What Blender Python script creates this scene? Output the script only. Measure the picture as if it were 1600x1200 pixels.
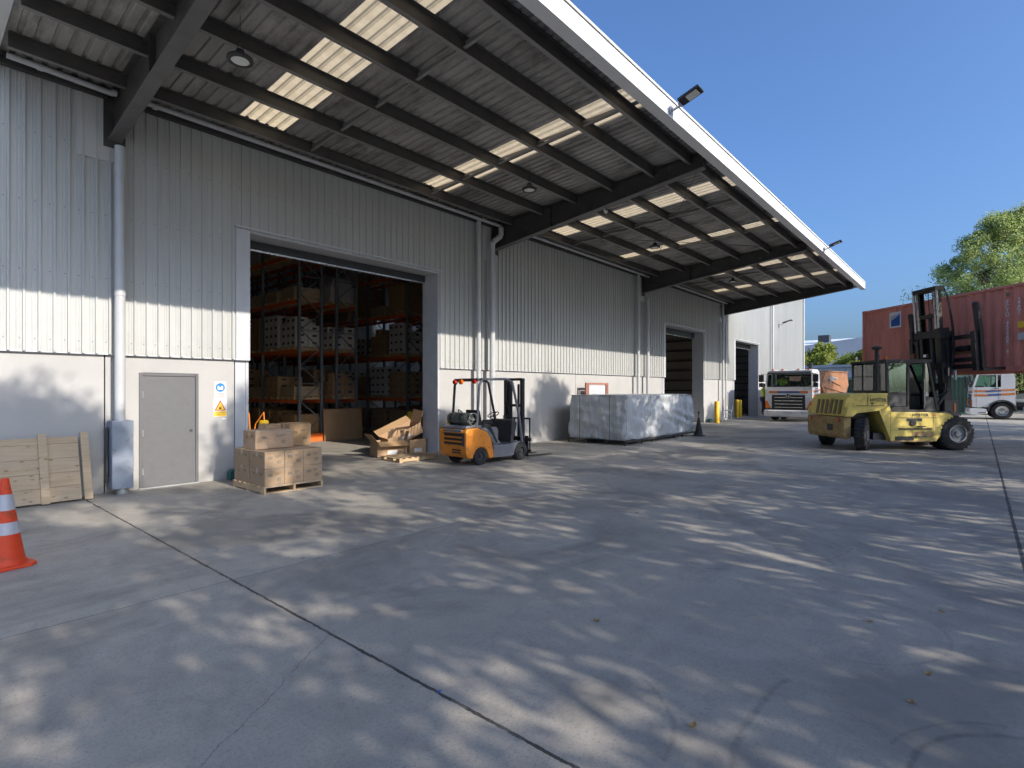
import bpy, bmesh, math, random
from mathutils import Vector, Matrix
R=math.radians
for o in list(bpy.data.objects): bpy.data.objects.remove(o)
S=bpy.context.scene; COL=S.collection
# ---------------- camera, sky, sun, exposure ----------------
cam=bpy.data.cameras.new('camera'); co=bpy.data.objects.new('camera',cam); COL.objects.link(co)
cam.sensor_width=36; cam.lens=36*846/1600; cam.shift_y=9/1600; cam.clip_start=0.05; cam.clip_end=3000
co.location=(0,0,1.8); co.rotation_euler=(R(90),0,R(40.78-90)); S.camera=co
S.render.resolution_x=1024; S.render.resolution_y=768
W=bpy.data.worlds.new('World'); S.world=W; W.use_nodes=True
nt=W.node_tree; nt.nodes.clear()
sky=nt.nodes.new('ShaderNodeTexSky'); sky.sky_type='NISHITA'; sky.sun_disc=False
SUN_EL=27.9
sky.sun_elevation=R(SUN_EL); sky.sun_rotation=R(180); sky.altitude=50; sky.air_density=1.0; sky.dust_density=4.5; sky.ozone_density=9.0
bg=nt.nodes.new('ShaderNodeBackground'); bg.inputs[1].default_value=0.15
wo=nt.nodes.new('ShaderNodeOutputWorld'); nt.links.new(sky.outputs[0],bg.inputs[0]); nt.links.new(bg.outputs[0],wo.inputs[0])
sl=bpy.data.lights.new('sun','SUN'); sl.energy=3.25; sl.angle=R(0.5); sl.color=(1.0,.92,.82)
so=bpy.data.objects.new('sun',sl); COL.objects.link(so); so.rotation_euler=(R(90-SUN_EL),0,0)   # light comes from -Y
S.view_settings.view_transform='Standard'; S.view_settings.look='None'; S.view_settings.exposure=0.80; S.view_settings.gamma=1
try:
    S.cycles.max_bounces=8; S.cycles.diffuse_bounces=4; S.cycles.transparent_max_bounces=24; S.cycles.use_denoising=True
    S.cycles.sample_clamp_indirect=8
except Exception: pass
rnd=random.Random(7)
# ---------------- materials ----------------
def nodes(name):
    m=bpy.data.materials.new(name); m.use_nodes=True; n=m.node_tree; n.nodes.clear()
    out=n.nodes.new('ShaderNodeOutputMaterial'); b=n.nodes.new('ShaderNodeBsdfPrincipled')
    n.links.new(b.outputs[0],out.inputs[0]); return m,n,b,out
def NN(n,t,**k):
    x=n.nodes.new(t)
    for a,v in k.items(): setattr(x,a,v)
    return x
def mixc(n,fac,a,b,mode='MIX'):
    x=n.nodes.new('ShaderNodeMix'); x.data_type='RGBA'; x.blend_type=mode
    for s,v in ((0,fac),(6,a),(7,b)):
        if hasattr(v,'is_linked') or hasattr(v,'links'): n.links.new(v,x.inputs[s])
        elif s==0: x.inputs[0].default_value=v
        else: x.inputs[s].default_value=(*v,1) if len(v)==3 else v
    return x.outputs[2]
def mth(n,op,a,b=None,c=None,clamp=False):
    x=n.nodes.new('ShaderNodeMath'); x.operation=op; x.use_clamp=clamp
    for i,v in enumerate((a,b,c)):
        if v is None: continue
        if hasattr(v,'links'): n.links.new(v,x.inputs[i])
        else: x.inputs[i].default_value=v
    return x.outputs[0]
def ramp(n,v,p0,p1):
    x=n.nodes.new('ShaderNodeMapRange'); n.links.new(v,x.inputs[0]); x.inputs[1].default_value=p0; x.inputs[2].default_value=p1
    return x.outputs[0]
def noise(n,vec,scale,detail=4,rough=.55,dist=0):
    x=n.nodes.new('ShaderNodeTexNoise'); x.inputs['Scale'].default_value=scale; x.inputs['Detail'].default_value=detail
    x.inputs['Roughness'].default_value=rough; x.inputs['Distortion'].default_value=dist
    if vec is not None: n.links.new(vec,x.inputs['Vector'])
    return x.outputs[0]
def objvec(n,rand=True,scale=None):
    tc=n.nodes.new('ShaderNodeTexCoord'); v=tc.outputs['Object']
    if rand:
        oi=n.nodes.new('ShaderNodeObjectInfo'); a=n.nodes.new('ShaderNodeVectorMath'); a.operation='ADD'
        m=mth(n,'MULTIPLY',oi.outputs['Random'],37.0)
        n.links.new(v,a.inputs[0]); n.links.new(m,a.inputs[1]); v=a.outputs[0]
    if scale:
        mp=n.nodes.new('ShaderNodeMapping'); mp.inputs['Scale'].default_value=scale; n.links.new(v,mp.inputs[0]); v=mp.outputs[0]
    return v
def MT(name,col,rough=.6,metal=0,var=.18,scale=3,bump=.0,bscale=80,dirt=None,damt=.5,dscale=6,stretch=None,emit=None,coat=0,spec=None):
    m,n,b,out=nodes(name); v=objvec(n,True,stretch)
    f=noise(n,v,scale,6,.6)
    c0=tuple(max(0,x*(1-var)) for x in col); c1=tuple(min(1,x*(1+var)) for x in col)
    f2=ramp(n,f,.3,.7)
    c=mixc(n,f2,c0,c1)
    if dirt:
        d=noise(n,v,dscale,8,.7); d=ramp(n,d,.62-damt*.25,.72)
        c=mixc(n,d,c,dirt)
        rr=mth(n,'MULTIPLY_ADD',d,.25,rough,True); n.links.new(rr,b.inputs['Roughness'])
    else:
        rr=mth(n,'MULTIPLY_ADD',f2,.14,rough-.07,True); n.links.new(rr,b.inputs['Roughness'])
    n.links.new(c,b.inputs['Base Color']); b.inputs['Metallic'].default_value=metal
    if coat: b.inputs['Coat Weight'].default_value=coat
    if spec is not None: b.inputs['Specular IOR Level'].default_value=spec
    if bump:
        bn=n.nodes.new('ShaderNodeBump'); bn.inputs['Strength'].default_value=bump; bn.inputs['Distance'].default_value=.01
        n.links.new(noise(n,v,bscale,5,.6),bn.inputs['Height']); n.links.new(bn.outputs[0],b.inputs['Normal'])
    if emit:
        b.inputs['Emission Color'].default_value=(*col,1); b.inputs['Emission Strength'].default_value=emit
    return m
def glassmat(name,col,alpha,rough=.03):
    m,n,b,out=nodes(name); n.nodes.remove(b)
    t=n.nodes.new('ShaderNodeBsdfTransparent'); t.inputs[0].default_value=(*col,1)
    g=n.nodes.new('ShaderNodeBsdfGlossy'); g.inputs['Roughness'].default_value=rough; g.inputs[0].default_value=(.9,.95,1,1)
    fr=n.nodes.new('ShaderNodeFresnel'); fr.inputs[0].default_value=1.45
    fa=mth(n,'ADD',fr.outputs[0],alpha,None,True)
    x=n.nodes.new('ShaderNodeMixShader'); n.links.new(fa,x.inputs[0]); n.links.new(t.outputs[0],x.inputs[1]); n.links.new(g.outputs[0],x.inputs[2]); n.links.new(x.outputs[0],out.inputs[0])
    return m
def leafmat(name,cols,trans=.35):
    m,n,b,out=nodes(name); g=n.nodes.new('ShaderNodeNewGeometry')
    r=n.nodes.new('ShaderNodeValToRGB'); n.links.new(g.outputs['Random Per Island'],r.inputs[0])
    e=r.color_ramp.elements; e[0].color=(*cols[0],1); e[1].color=(*cols[-1],1)
    for i,c in enumerate(cols[1:-1]): q=e.new((i+1)/(len(cols)-1)); q.color=(*c,1)
    v=objvec(n,True); f=ramp(n,noise(n,v,.8,3),.35,.65)
    hs=n.nodes.new('ShaderNodeHueSaturation'); n.links.new(r.outputs[0],hs.inputs['Color']); n.links.new(mth(n,'MULTIPLY_ADD',f,.5,.75),hs.inputs['Value'])
    c=hs.outputs[0]; n.links.new(c,b.inputs['Base Color']); b.inputs['Roughness'].default_value=.5
    tr=n.nodes.new('ShaderNodeBsdfTranslucent'); n.links.new(c,tr.inputs[0])
    x=n.nodes.new('ShaderNodeMixShader'); x.inputs[0].default_value=trans; n.links.new(b.outputs[0],x.inputs[1]); n.links.new(tr.outputs[0],x.inputs[2]); n.links.new(x.outputs[0],out.inputs[0])
    return m
# ---------------- mesh builder ----------------
class MB:
    def __init__(s,M=None): s.v=[];s.f=[];s.m=[];s.sm=[];s.M=M or Matrix()
    def add(s,vs,fs,m=0,sm=False):
        b=len(s.v); s.v+=[tuple(s.M@Vector(p)) for p in vs]
        for f in fs: s.f.append([b+i for i in f]); s.m.append(m); s.sm.append(sm)
        return s
    def box(s,x0,x1,y0,y1,z0,z1,m=0):
        if x0>x1:x0,x1=x1,x0
        if y0>y1:y0,y1=y1,y0
        if z0>z1:z0,z1=z1,z0
        vs=[(x,y,z) for z in (z0,z1) for y in (y0,y1) for x in (x0,x1)]
        return s.add(vs,[(0,2,3,1),(4,5,7,6),(0,1,5,4),(2,6,7,3),(0,4,6,2),(1,3,7,5)],m)
    def bar(s,p,q,w,h,m=0,up=(0,0,1)):
        p=Vector(p);q=Vector(q);d=(q-p); L=d.length
        if L<1e-6: return s
        d/=L; u=Vector(up)
        if abs(d.dot(u))>.98: u=Vector((0,1,0))
        a=d.cross(u).normalized(); c=a.cross(d)
        vs=[]
        for P in (p,q):
            for i,j in ((-1,-1),(1,-1),(1,1),(-1,1)): vs.append(P+a*(i*w/2)+c*(j*h/2))
        return s.add(vs,[(3,2,1,0),(4,5,6,7),(0,1,5,4),(1,2,6,5),(2,3,7,6),(3,0,4,7)],m)
    def cyl(s,p,q,r0,r1=None,n=14,m=0,caps=True):
        r1=r0 if r1 is None else r1
        p=Vector(p);q=Vector(q);d=(q-p).normalized(); u=Vector((0,0,1)) if abs(d.z)<.95 else Vector((1,0,0))
        a=d.cross(u).normalized(); c=d.cross(a)
        vs=[]
        for P,r in ((p,r0),(q,r1)):
            for i in range(n): t=2*math.pi*i/n; vs.append(P+a*(r*math.cos(t))+c*(r*math.sin(t)))
        s.add(vs,[(i,(i+1)%n,n+(i+1)%n,n+i) for i in range(n)],m,True)
        if caps:
            s.add(vs,[tuple(range(n-1,-1,-1)),tuple(range(n,2*n))],m,False)
        return s
    def tube(s,pts,r,n=8,m=0):
        for a,b in zip(pts,pts[1:]): s.cyl(a,b,r,r,n,m)
        return s
    def lathe(s,prof,c=(0,0,0),axis='z',n=24,m=0,ms=None):
        c=Vector(c); vs=[]
        for r,h in prof:
            for i in range(n):
                t=2*math.pi*i/n; a,b=r*math.cos(t),r*math.sin(t)
                vs.append(c+Vector({'z':(a,b,h),'y':(a,h,b),'x':(h,a,b)}[axis]))
        for k in range(len(prof)-1):
            fs=[(k*n+i,k*n+(i+1)%n,(k+1)*n+(i+1)%n,(k+1)*n+i) for i in range(n)]
            s.add(vs if k==0 else [],[],m)
            if k==0: base=len(s.v)-len(vs)
            for f in fs: s.f.append([base+i for i in f]); s.m.append(ms[k] if ms else m); s.sm.append(True)
        return s
    def prism(s,pts,a,b,axis='y',m=0):
        # pts: 2D polygon, axis y -> (x,z); axis x -> (y,z); axis z -> (x,y)
        def mk(p,h): return {'y':(p[0],h,p[1]),'x':(h,p[0],p[1]),'z':(p[0],p[1],h)}[axis]
        n=len(pts); vs=[mk(p,a) for p in pts]+[mk(p,b) for p in pts]
        return s.add(vs,[tuple(range(n)),tuple(range(2*n-1,n-1,-1))]+[(i,n+i,n+(i+1)%n,(i+1)%n) for i in range(n)],m)
    def build(s,name,mats,parent=None,bevel=0,ang=40,loc=None,fix=True):
        me=bpy.data.meshes.new(name); me.from_pydata(s.v,[],s.f)
        mats=mats if isinstance(mats,(list,tuple)) else [mats]
        for m in mats: me.materials.append(m)
        me.polygons.foreach_set('material_index',[min(i,len(mats)-1) for i in s.m]); me.polygons.foreach_set('use_smooth',s.sm)
        if fix:
            bm=bmesh.new(); bm.from_mesh(me)
            bmesh.ops.remove_doubles(bm,verts=bm.verts,dist=1e-5)
            bmesh.ops.recalc_face_normals(bm,faces=bm.faces); bm.to_mesh(me); bm.free()
        if any(s.sm): me.set_sharp_from_angle(angle=R(ang))
        o=bpy.data.objects.new(name,me); COL.objects.link(o); o.parent=parent
        if loc: o.location=loc
        if bevel:
            b=o.modifiers.new('bevel','BEVEL'); b.width=bevel; b.segments=2; b.limit_method='ANGLE'; b.angle_limit=R(40)
        return o
def tag(o,label=None,cat=None,group=None,kind=None):
    if label:o['label']=label
    if cat:o['category']=cat
    if group:o['group']=group
    if kind:o['kind']=kind
    return o
def thing(name,label,cat,loc=(0,0,0),rz=0,group=None):
    o=bpy.data.objects.new(name,None); COL.objects.link(o); o.location=loc; o.rotation_euler=(0,0,rz); o.empty_display_size=.2
    return tag(o,label,cat,group)
KIDS={}
def kids(o): return [c for c in bpy.data.objects if c.parent==o]
def dup(root,loc,rz,label=None,group=None,scale=None):
    r=root.copy(); COL.objects.link(r); r.location=loc; r.rotation_euler=(0,0,rz)
    if label:r['label']=label
    if group:r['group']=group
    if scale:r.scale=scale
    for ch in kids(root):
        c=ch.copy(); COL.objects.link(c); c.parent=r
        for g in kids(ch):
            d=g.copy(); COL.objects.link(d); d.parent=c
    return r
def text(name,s,size,mat,mx,parent,sx=1,ext=.002,align='CENTER',bold=0):
    cu=bpy.data.curves.new(name,'FONT'); cu.body=s; cu.size=size; cu.extrude=ext; cu.align_x=align; cu.align_y='CENTER'; cu.offset=bold
    t=bpy.data.objects.new('tmp',cu); COL.objects.link(t)
    dg=bpy.context.evaluated_depsgraph_get(); me=bpy.data.meshes.new_from_object(t.evaluated_get(dg))
    bpy.data.objects.remove(t); me.materials.clear(); me.materials.append(mat); me.name=name
    me.transform(mx@Matrix.Diagonal((sx,1,1,1)))
    o=bpy.data.objects.new(name,me); COL.objects.link(o); o.parent=parent; return o
def frame_mx(o,xd,yd):  # text plane: origin, x dir, y dir
    x=Vector(xd).normalized(); y=Vector(yd).normalized(); z=x.cross(y)
    return Matrix(((x.x,y.x,z.x,o[0]),(x.y,y.y,z.y,o[1]),(x.z,y.z,z.z,o[2]),(0,0,0,1)))
# ---------------- palette ----------------
M={}
M['clad']=MT('wall_cladding_paint',(.50,.50,.475),.45,0,.05,1.2,dirt=(.40,.40,.37),damt=.12,dscale=1.5,stretch=(3,1,.4))
M['conc_panel']=MT('painted_precast',(.62,.60,.57),.8,0,.07,1.4,.25,30,dirt=(.42,.41,.38),damt=.25,dscale=1.1)
M['trim']=MT('flashing',(.50,.51,.52),.4,0,.06)
M['white']=MT('white_paint',(.66,.66,.65),.45,0,.05,dirt=(.5,.48,.44),damt=.1)
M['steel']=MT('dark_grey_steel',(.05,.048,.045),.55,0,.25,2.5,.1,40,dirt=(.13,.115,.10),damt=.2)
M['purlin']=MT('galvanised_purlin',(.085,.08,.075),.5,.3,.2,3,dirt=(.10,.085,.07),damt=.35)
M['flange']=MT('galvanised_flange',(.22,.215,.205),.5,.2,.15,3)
M['roof']=MT('roof_sheet_underside',(.33,.315,.29),.55,.15,.25,1.3,.1,40,dirt=(.09,.08,.07),damt=.6,dscale=2,stretch=(1,.35,1))
M['dgrey']=MT('charcoal',(.045,.047,.05),.5,0,.2)
M['black']=MT('black_paint',(.016,.016,.018),.5,0,.3,dirt=(.05,.045,.04),damt=.35)
M['rubber']=MT('rubber',(.022,.022,.023),.85,0,.25,9,.4,60,dirt=(.09,.085,.075),damt=.4)
M['chrome']=MT('bright_steel',(.62,.62,.6),.25,.9,.1)
M['galv']=MT('galvanised',(.42,.43,.43),.45,.5,.15)
M['pipe']=MT('pvc_pipe',(.47,.48,.48),.35,0,.05)
M['guard']=MT('blue_grey_steel_guard',(.24,.275,.33),.5,.1,.1,2,dirt=(.14,.13,.12),damt=.2)
M['door']=MT('grey_door',(.125,.125,.128),.55,0,.06,8,.15,120,dirt=(.12,.11,.1),damt=.15)
M['yellow']=MT('bollard_yellow',(.80,.50,.02),.5,0,.1,4,dirt=(.35,.22,.04),damt=.2)
M['orange']=MT('cone_orange',(.80,.065,.012),.5,0,.1,4,dirt=(.35,.08,.03),damt=.25)
M['silver']=MT('reflective_band',(.52,.52,.55),.4,.1,.1,6,dirt=(.3,.28,.27),damt=.25)
M['timber_plain']=MT('pale_pine',(.62,.50,.33),.7,0,.22,2,.3,60,dirt=(.33,.22,.12),damt=.15,dscale=9,stretch=(.6,4,4))
M['pallet']=MT('pallet_wood',(.50,.36,.21),.8,0,.25,3,.3,60,dirt=(.2,.14,.09),damt=.3)
M['carton']=MT('brown_cardboard',(.36,.225,.11),.8,0,.10,2,.1,60)
M['carton2']=MT('tan_cardboard',(.42,.265,.145),.8,0,.12,2,.1,60)
M['carton3']=MT('pale_carton',(.55,.50,.42),.8,0,.1,2)
M['tape']=MT('parcel_tape',(.48,.35,.22),.3,0,.1)
M['ink']=MT('printed_ink',(.06,.05,.05),.7,0,.2)
M['rackb']=MT('rack_upright_grey',(.17,.19,.22),.45,.1,.1)
M['racko']=MT('rack_beam_orange',(.75,.15,.03),.45,0,.15,dirt=(.2,.06,.03),damt=.2)
M['green']=MT('dark_green_plastic',(.02,.11,.10),.45,0,.15)
M['hy']=MT('faded_yellow_paint',(.64,.49,.11),.5,0,.12,2,.05,40,dirt=(.19,.14,.06),damt=.3,dscale=2.6)
M['hyrust']=MT('rusty_scraped_yellow',(.42,.34,.15),.7,0,.2,3,.2,40,dirt=(.26,.10,.035),damt=1.1,dscale=4)
M['fo']=MT('forklift_orange',(.72,.24,.025),.4,0,.08,3,dirt=(.25,.10,.04),damt=.35)
M['fgrey']=MT('forklift_grey',(.17,.175,.19),.5,0,.1,3,dirt=(.13,.12,.11),damt=.3)
M['tarp']=None
M['red']=MT('container_red',(.64,.23,.165),.6,0,.15,.8,.1,20,dirt=(.42,.17,.12),damt=.4,dscale=1.5,stretch=(1,1,.35))
M['dgreen']=MT('container_green',(.03,.075,.055),.6,0,.2,1,dirt=(.04,.04,.03),damt=.3)
M['skip']=MT('rust_brown_paint',(.30,.135,.06),.65,0,.2,1.5,.1,30,dirt=(.12,.06,.04),damt=.6,dscale=2)
M['twhite']=MT('truck_white',(.66,.66,.65),.3,0,.04,2,dirt=(.42,.38,.33),damt=.2,coat=.3)
M['lime']=MT('hi_vis_lime',(.42,.70,.03),.6,0,.1)
M['navy']=MT('navy_cloth',(.025,.03,.055),.85,0,.2)
M['skin']=MT('skin',(.42,.24,.16),.55,0,.06)
M['hair']=MT('dark_hair',(.03,.02,.015),.7,0,.2)
M['blue']=MT('stripe_blue',(.05,.13,.30),.4,0,.1)
M['sor']=MT('stripe_orange',(.62,.20,.05),.4,0,.15)
M['signblue']=MT('sign_blue',(.02,.20,.48),.4,0,.03)
M['signyel']=MT('sign_yellow',(.85,.55,.04),.4,0,.03)
M['signred']=MT('sign_red',(.5,.04,.03),.4,0,.03)
M['glass']=glassmat('clear_glass',(.80,.88,.86),.06)
M['gglass']=glassmat('green_tinted_glass',(.55,.85,.72),.05)
M['lampglass']=MT('lamp_diffuser',(.70,.70,.66),.3,0,.03)
M['amber']=MT('amber_lens',(.75,.16,.01),.25,0,.1)
M['redlens']=MT('red_lens',(.5,.02,.01),.25,0,.1)
M['headlens']=MT('headlight_lens',(.65,.66,.66),.12,.3,.1)
M['cwhite']=MT('weathered_white_wall',(.62,.66,.68),.6,0,.06,.5)
M['bark']=MT('bark',(.16,.12,.085),.9,0,.3,8,.6,20)
M['leafA']=leafmat('poplar_leaves',[(.13,.20,.06),(.30,.38,.11),(.52,.56,.20),(.22,.32,.10)],.5)
M['leafB']=leafmat('shrub_leaves',[(.10,.17,.025),(.28,.34,.05),(.46,.46,.08),(.20,.27,.05)],.45)
M['leafC']=leafmat('plane_leaves',[(.04,.08,.02),(.07,.12,.03)],.12)
def skylightmat():
    m,n,b,out=nodes('translucent_rooflight'); v=objvec(n,False)
    c=mixc(n,ramp(n,noise(n,v,5,6,.6),.35,.75),(.72,.58,.37),(.56,.44,.27))
    sx=n.nodes.new('ShaderNodeSeparateXYZ'); n.links.new(v,sx.inputs[0]); st=mth(n,'PINGPONG',mth(n,'SUBTRACT',sx.outputs[0],.14),.095); c=mixc(n,mth(n,'MULTIPLY',mth(n,'LESS_THAN',st,.022),.7),c,(.10,.085,.06))
    tr=n.nodes.new('ShaderNodeBsdfTranslucent'); n.links.new(c,tr.inputs[0]); n.links.new(c,b.inputs['Base Color']); b.inputs['Roughness'].default_value=.4
    x=n.nodes.new('ShaderNodeMixShader'); x.inputs[0].default_value=.72; n.links.new(b.outputs[0],x.inputs[1]); n.links.new(tr.outputs[0],x.inputs[2]); n.links.new(x.outputs[0],out.inputs[0]); return m
M['sky']=skylightmat()
def tarpmat():
    m,n,b,out=nodes('grey_quilted_tarpaulin'); v=objvec(n,False)
    c=mixc(n,ramp(n,noise(n,v,1.6,8,.65,.6),.35,.65),(.50,.52,.535),(.58,.60,.61)); n.links.new(c,b.inputs['Base Color']); b.inputs['Roughness'].default_value=.5
    b.inputs['Metallic'].default_value=.25
    bn=n.nodes.new('ShaderNodeBump'); bn.inputs['Strength'].default_value=.9; bn.inputs['Distance'].default_value=.09
    h=mth(n,'ADD',noise(n,objvec(n,False,(1,1,.25)),6,7,.6,.9),mth(n,'MULTIPLY',noise(n,v,22,5,.65,1.5),.45))
    n.links.new(h,bn.inputs['Height']); n.links.new(bn.outputs[0],b.inputs['Normal']); return m
M['tarp']=tarpmat()
def wrapmat():
    m,n,b,out=nodes('stretch_wrap_film'); v=objvec(n,False,(1,1,9))
    t=n.nodes.new('ShaderNodeBsdfTransparent'); b.inputs['Base Color'].default_value=(.66,.64,.58,1); b.inputs['Roughness'].default_value=.22
    f=ramp(n,noise(n,v,3,6,.7,1.5),.40,.72); f=mth(n,'MULTIPLY_ADD',f,.26,.04)
    bn=n.nodes.new('ShaderNodeBump'); bn.inputs['Strength'].default_value=.5; bn.inputs['Distance'].default_value=.02; n.links.new(noise(n,v,4,6,.7,2),bn.inputs['Height']); n.links.new(bn.outputs[0],b.inputs['Normal'])
    x=n.nodes.new('ShaderNodeMixShader'); n.links.new(f,x.inputs[0]); n.links.new(t.outputs[0],x.inputs[1]); n.links.new(b.outputs[0],x.inputs[2]); n.links.new(x.outputs[0],out.inputs[0]); return m
M['wrap']=wrapmat()
def groundmat():
    m,n,b,out=nodes('broomed_concrete'); tc=n.nodes.new('ShaderNodeTexCoord'); v=tc.outputs['Object']
    sp=n.nodes.new('ShaderNodeSeparateXYZ'); n.links.new(v,sp.inputs[0]); X,Y=sp.outputs[0],sp.outputs[1]
    big=ramp(n,noise(n,v,.22,5,.6,.4),.3,.7); mid=ramp(n,noise(n,v,1.5,8,.65,.3),.3,.7); fine=noise(n,v,130,2,.7); grit=noise(n,v,45,4,.75)
    c=mixc(n,big,(.37,.328,.26),(.50,.445,.355)); c=mixc(n,mth(n,'MULTIPLY',mid,.5),c,(.27,.25,.22))
    # broom streaks and tyre wear, stretched both ways
    s1=ramp(n,noise(n,objvec(n,False,(.12,2.2,1)),1.6,7,.7,.2),.48,.75); c=mixc(n,mth(n,'MULTIPLY',s1,.35),c,(.19,.18,.165))
    s2=ramp(n,noise(n,objvec(n,False,(1.7,.1,1)),1.3,7,.7,.3),.5,.75); c=mixc(n,mth(n,'MULTIPLY',s2,.3),c,(.52,.49,.44))
    c=mixc(n,mth(n,'MULTIPLY',ramp(n,fine,.45,.62),.5),c,(.50,.47,.43)); c=mixc(n,mth(n,'MULTIPLY',ramp(n,grit,.52,.68),.5),c,(.12,.118,.115))
    wr=ramp(n,noise(n,v,.45,6,.62,1.2),.46,.62); c=mixc(n,mth(n,'MULTIPLY',wr,.62),c,(.155,.145,.128))
    w2=ramp(n,noise(n,v,3.2,9,.75,.8),.50,.70); c=mixc(n,mth(n,'MULTIPLY',w2,.35),c,(.14,.135,.128))
    sl_=n.nodes.new('ShaderNodeTexWhiteNoise'); sl_.noise_dimensions='2D'; fl=n.nodes.new('ShaderNodeVectorMath'); fl.operation='FLOOR'; mp=n.nodes.new('ShaderNodeMapping'); mp.inputs['Location'].default_value=(-.43,.0614,0); mp.inputs['Scale'].default_value=(.2,.17544,0); n.links.new(v,mp.inputs[0]); n.links.new(mp.outputs[0],fl.inputs[0]); n.links.new(fl.outputs[0],sl_.inputs['Vector']); c=mixc(n,mth(n,'MULTIPLY',sl_.outputs['Value'],.22),c,(.20,.19,.175))
    ag=n.nodes.new('ShaderNodeTexVoronoi'); ag.inputs['Scale'].default_value=70; n.links.new(v,ag.inputs['Vector']); c=mixc(n,mth(n,'MULTIPLY',mth(n,'LESS_THAN',ag.outputs['Distance'],.16),.3),c,(.15,.145,.135))
    # stains
    st=ramp(n,noise(n,v,.9,3,.5,.6),.66,.76); c=mixc(n,mth(n,'MULTIPLY',st,.35),c,(.12,.115,.105))
    sp2=ramp(n,noise(n,v,7,2,.4),.76,.80); c=mixc(n,mth(n,'MULTIPLY',sp2,.7),c,(.06,.06,.06))
    # slab joints
    wob=mth(n,'MULTIPLY_ADD',noise(n,v,6,4,.7),.03,-.015)
    def line(co,at,w,dark):
        d=mth(n,'ABSOLUTE',mth(n,'ADD',mth(n,'SUBTRACT',co,at),wob))
        return mth(n,'MULTIPLY',mth(n,'LESS_THAN',d,mth(n,'MULTIPLY_ADD',noise(n,v,11,5,.8),w*2.2,w*-.15)),dark)
    def per(co,off,pit,w,dark):
        q=mth(n,'PINGPONG',mth(n,'ADD',mth(n,'SUBTRACT',co,off),wob),pit/2)
        return mth(n,'MULTIPLY',mth(n,'LESS_THAN',q,w),dark)
    L=None
    for l in (line(X,2.15,.013,.95),line(Y,-.35,.019,.95),line(Y,5.35,.006,.75),per(X,2.15,5.0,.0045,.55),per(Y,-.35,5.7,.0045,.5),line(Y,11.2,.012,.8)):
        L=l if L is None else mth(n,'MAXIMUM',L,l)
    brk=ramp(n,noise(n,v,3,5,.7),.25,.5); L=mth(n,'MULTIPLY',L,mth(n,'MULTIPLY_ADD',brk,.6,.4))
    # curved tyre scuffs
    def arc(cx,cy,r,w,a0,a1,dark):
        dx=mth(n,'SUBTRACT',X,cx); dy=mth(n,'SUBTRACT',Y,cy)
        rr=mth(n,'SQRT',mth(n,'ADD',mth(n,'MULTIPLY',dx,dx),mth(n,'MULTIPLY',dy,dy)))
        e=mth(n,'ABSOLUTE',mth(n,'SUBTRACT',rr,mth(n,'MULTIPLY_ADD',noise(n,v,1.2,2),.08,r-.04)))
        k=mth(n,'SUBTRACT',1,ramp(n,e,w*.2,w)); an=mth(n,'ARCTAN2',dy,dx)
        g=mth(n,'MULTIPLY',mth(n,'GREATER_THAN',an,R(a0)),mth(n,'LESS_THAN',an,R(a1)))
        return mth(n,'MULTIPLY',mth(n,'MULTIPLY',k,g),mth(n,'MULTIPLY',dark,ramp(n,noise(n,v,18,4,.7),.25,.6)))
    def crack(x0,y0,x1,y1,w,dark,amp=.09):
        dx,dy=x1-x0,y1-y0; Ln=math.hypot(dx,dy); ux,uy=dx/Ln,dy/Ln
        px_=mth(n,'SUBTRACT',X,x0); py_=mth(n,'SUBTRACT',Y,y0)
        al=mth(n,'ADD',mth(n,'MULTIPLY',px_,ux),mth(n,'MULTIPLY',py_,uy)); ac=mth(n,'SUBTRACT',mth(n,'MULTIPLY',py_,ux),mth(n,'MULTIPLY',px_,uy))
        ac=mth(n,'ABSOLUTE',mth(n,'ADD',ac,mth(n,'MULTIPLY_ADD',noise(n,v,2.2,7,.7),amp*2,-amp)))
        k=mth(n,'MULTIPLY',mth(n,'LESS_THAN',ac,w),mth(n,'MULTIPLY',mth(n,'GREATER_THAN',al,0),mth(n,'LESS_THAN',al,Ln)))
        return mth(n,'MULTIPLY',mth(n,'MULTIPLY',k,dark),ramp(n,noise(n,v,5,4,.7),.3,.55))
    T=None
    for a in ((2.15,3.62,.9,2.75,.0035,.6),(.3,7.2,2.1,6.1,.004,.45),(3.9,4.6,6.9,6.3,.004,.45),(6.5,-.3,7.9,2.6,.004,.55),(9.5,3.2,13,5.2,.006,.4),(12.2,7.5,15.5,6.6,.007,.4),(8.8,.6,12.0,2.9,.005,.45)):
        t=crack(*a); T=t if T is None else mth(n,'MAXIMUM',T,t)
    for a in ((3.2,-1.8,2.75,.03,80,102,.4),(3.2,-.45,.70,.028,15,95,.5),(3.2,-.45,.80,.015,25,80,.3),(2.4,1.9,.75,.022,-85,-22,.3),(4.9,.9,.75,.02,-160,-60,.22),(7.2,3.2,2.1,.02,-170,-90,.28),(10.5,6.5,4.0,.03,-150,-95,.22),(8.5,1.0,2.2,.03,30,120,.25),(13,2.5,5.5,.05,-120,60,.22),(18,6,7,.06,-160,20,.25)):
        t=arc(*a); T=t if T is None else mth(n,'MAXIMUM',T,t)
    c=mixc(n,T,c,(.055,.055,.057)); c=mixc(n,L,c,(.035,.033,.03))
    n.links.new(c,b.inputs['Base Color']); n.links.new(mth(n,'MULTIPLY_ADD',mid,.2,.62),b.inputs['Roughness'])
    bn=n.nodes.new('ShaderNodeBump'); bn.inputs['Strength'].default_value=.35; bn.inputs['Distance'].default_value=.004
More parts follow.
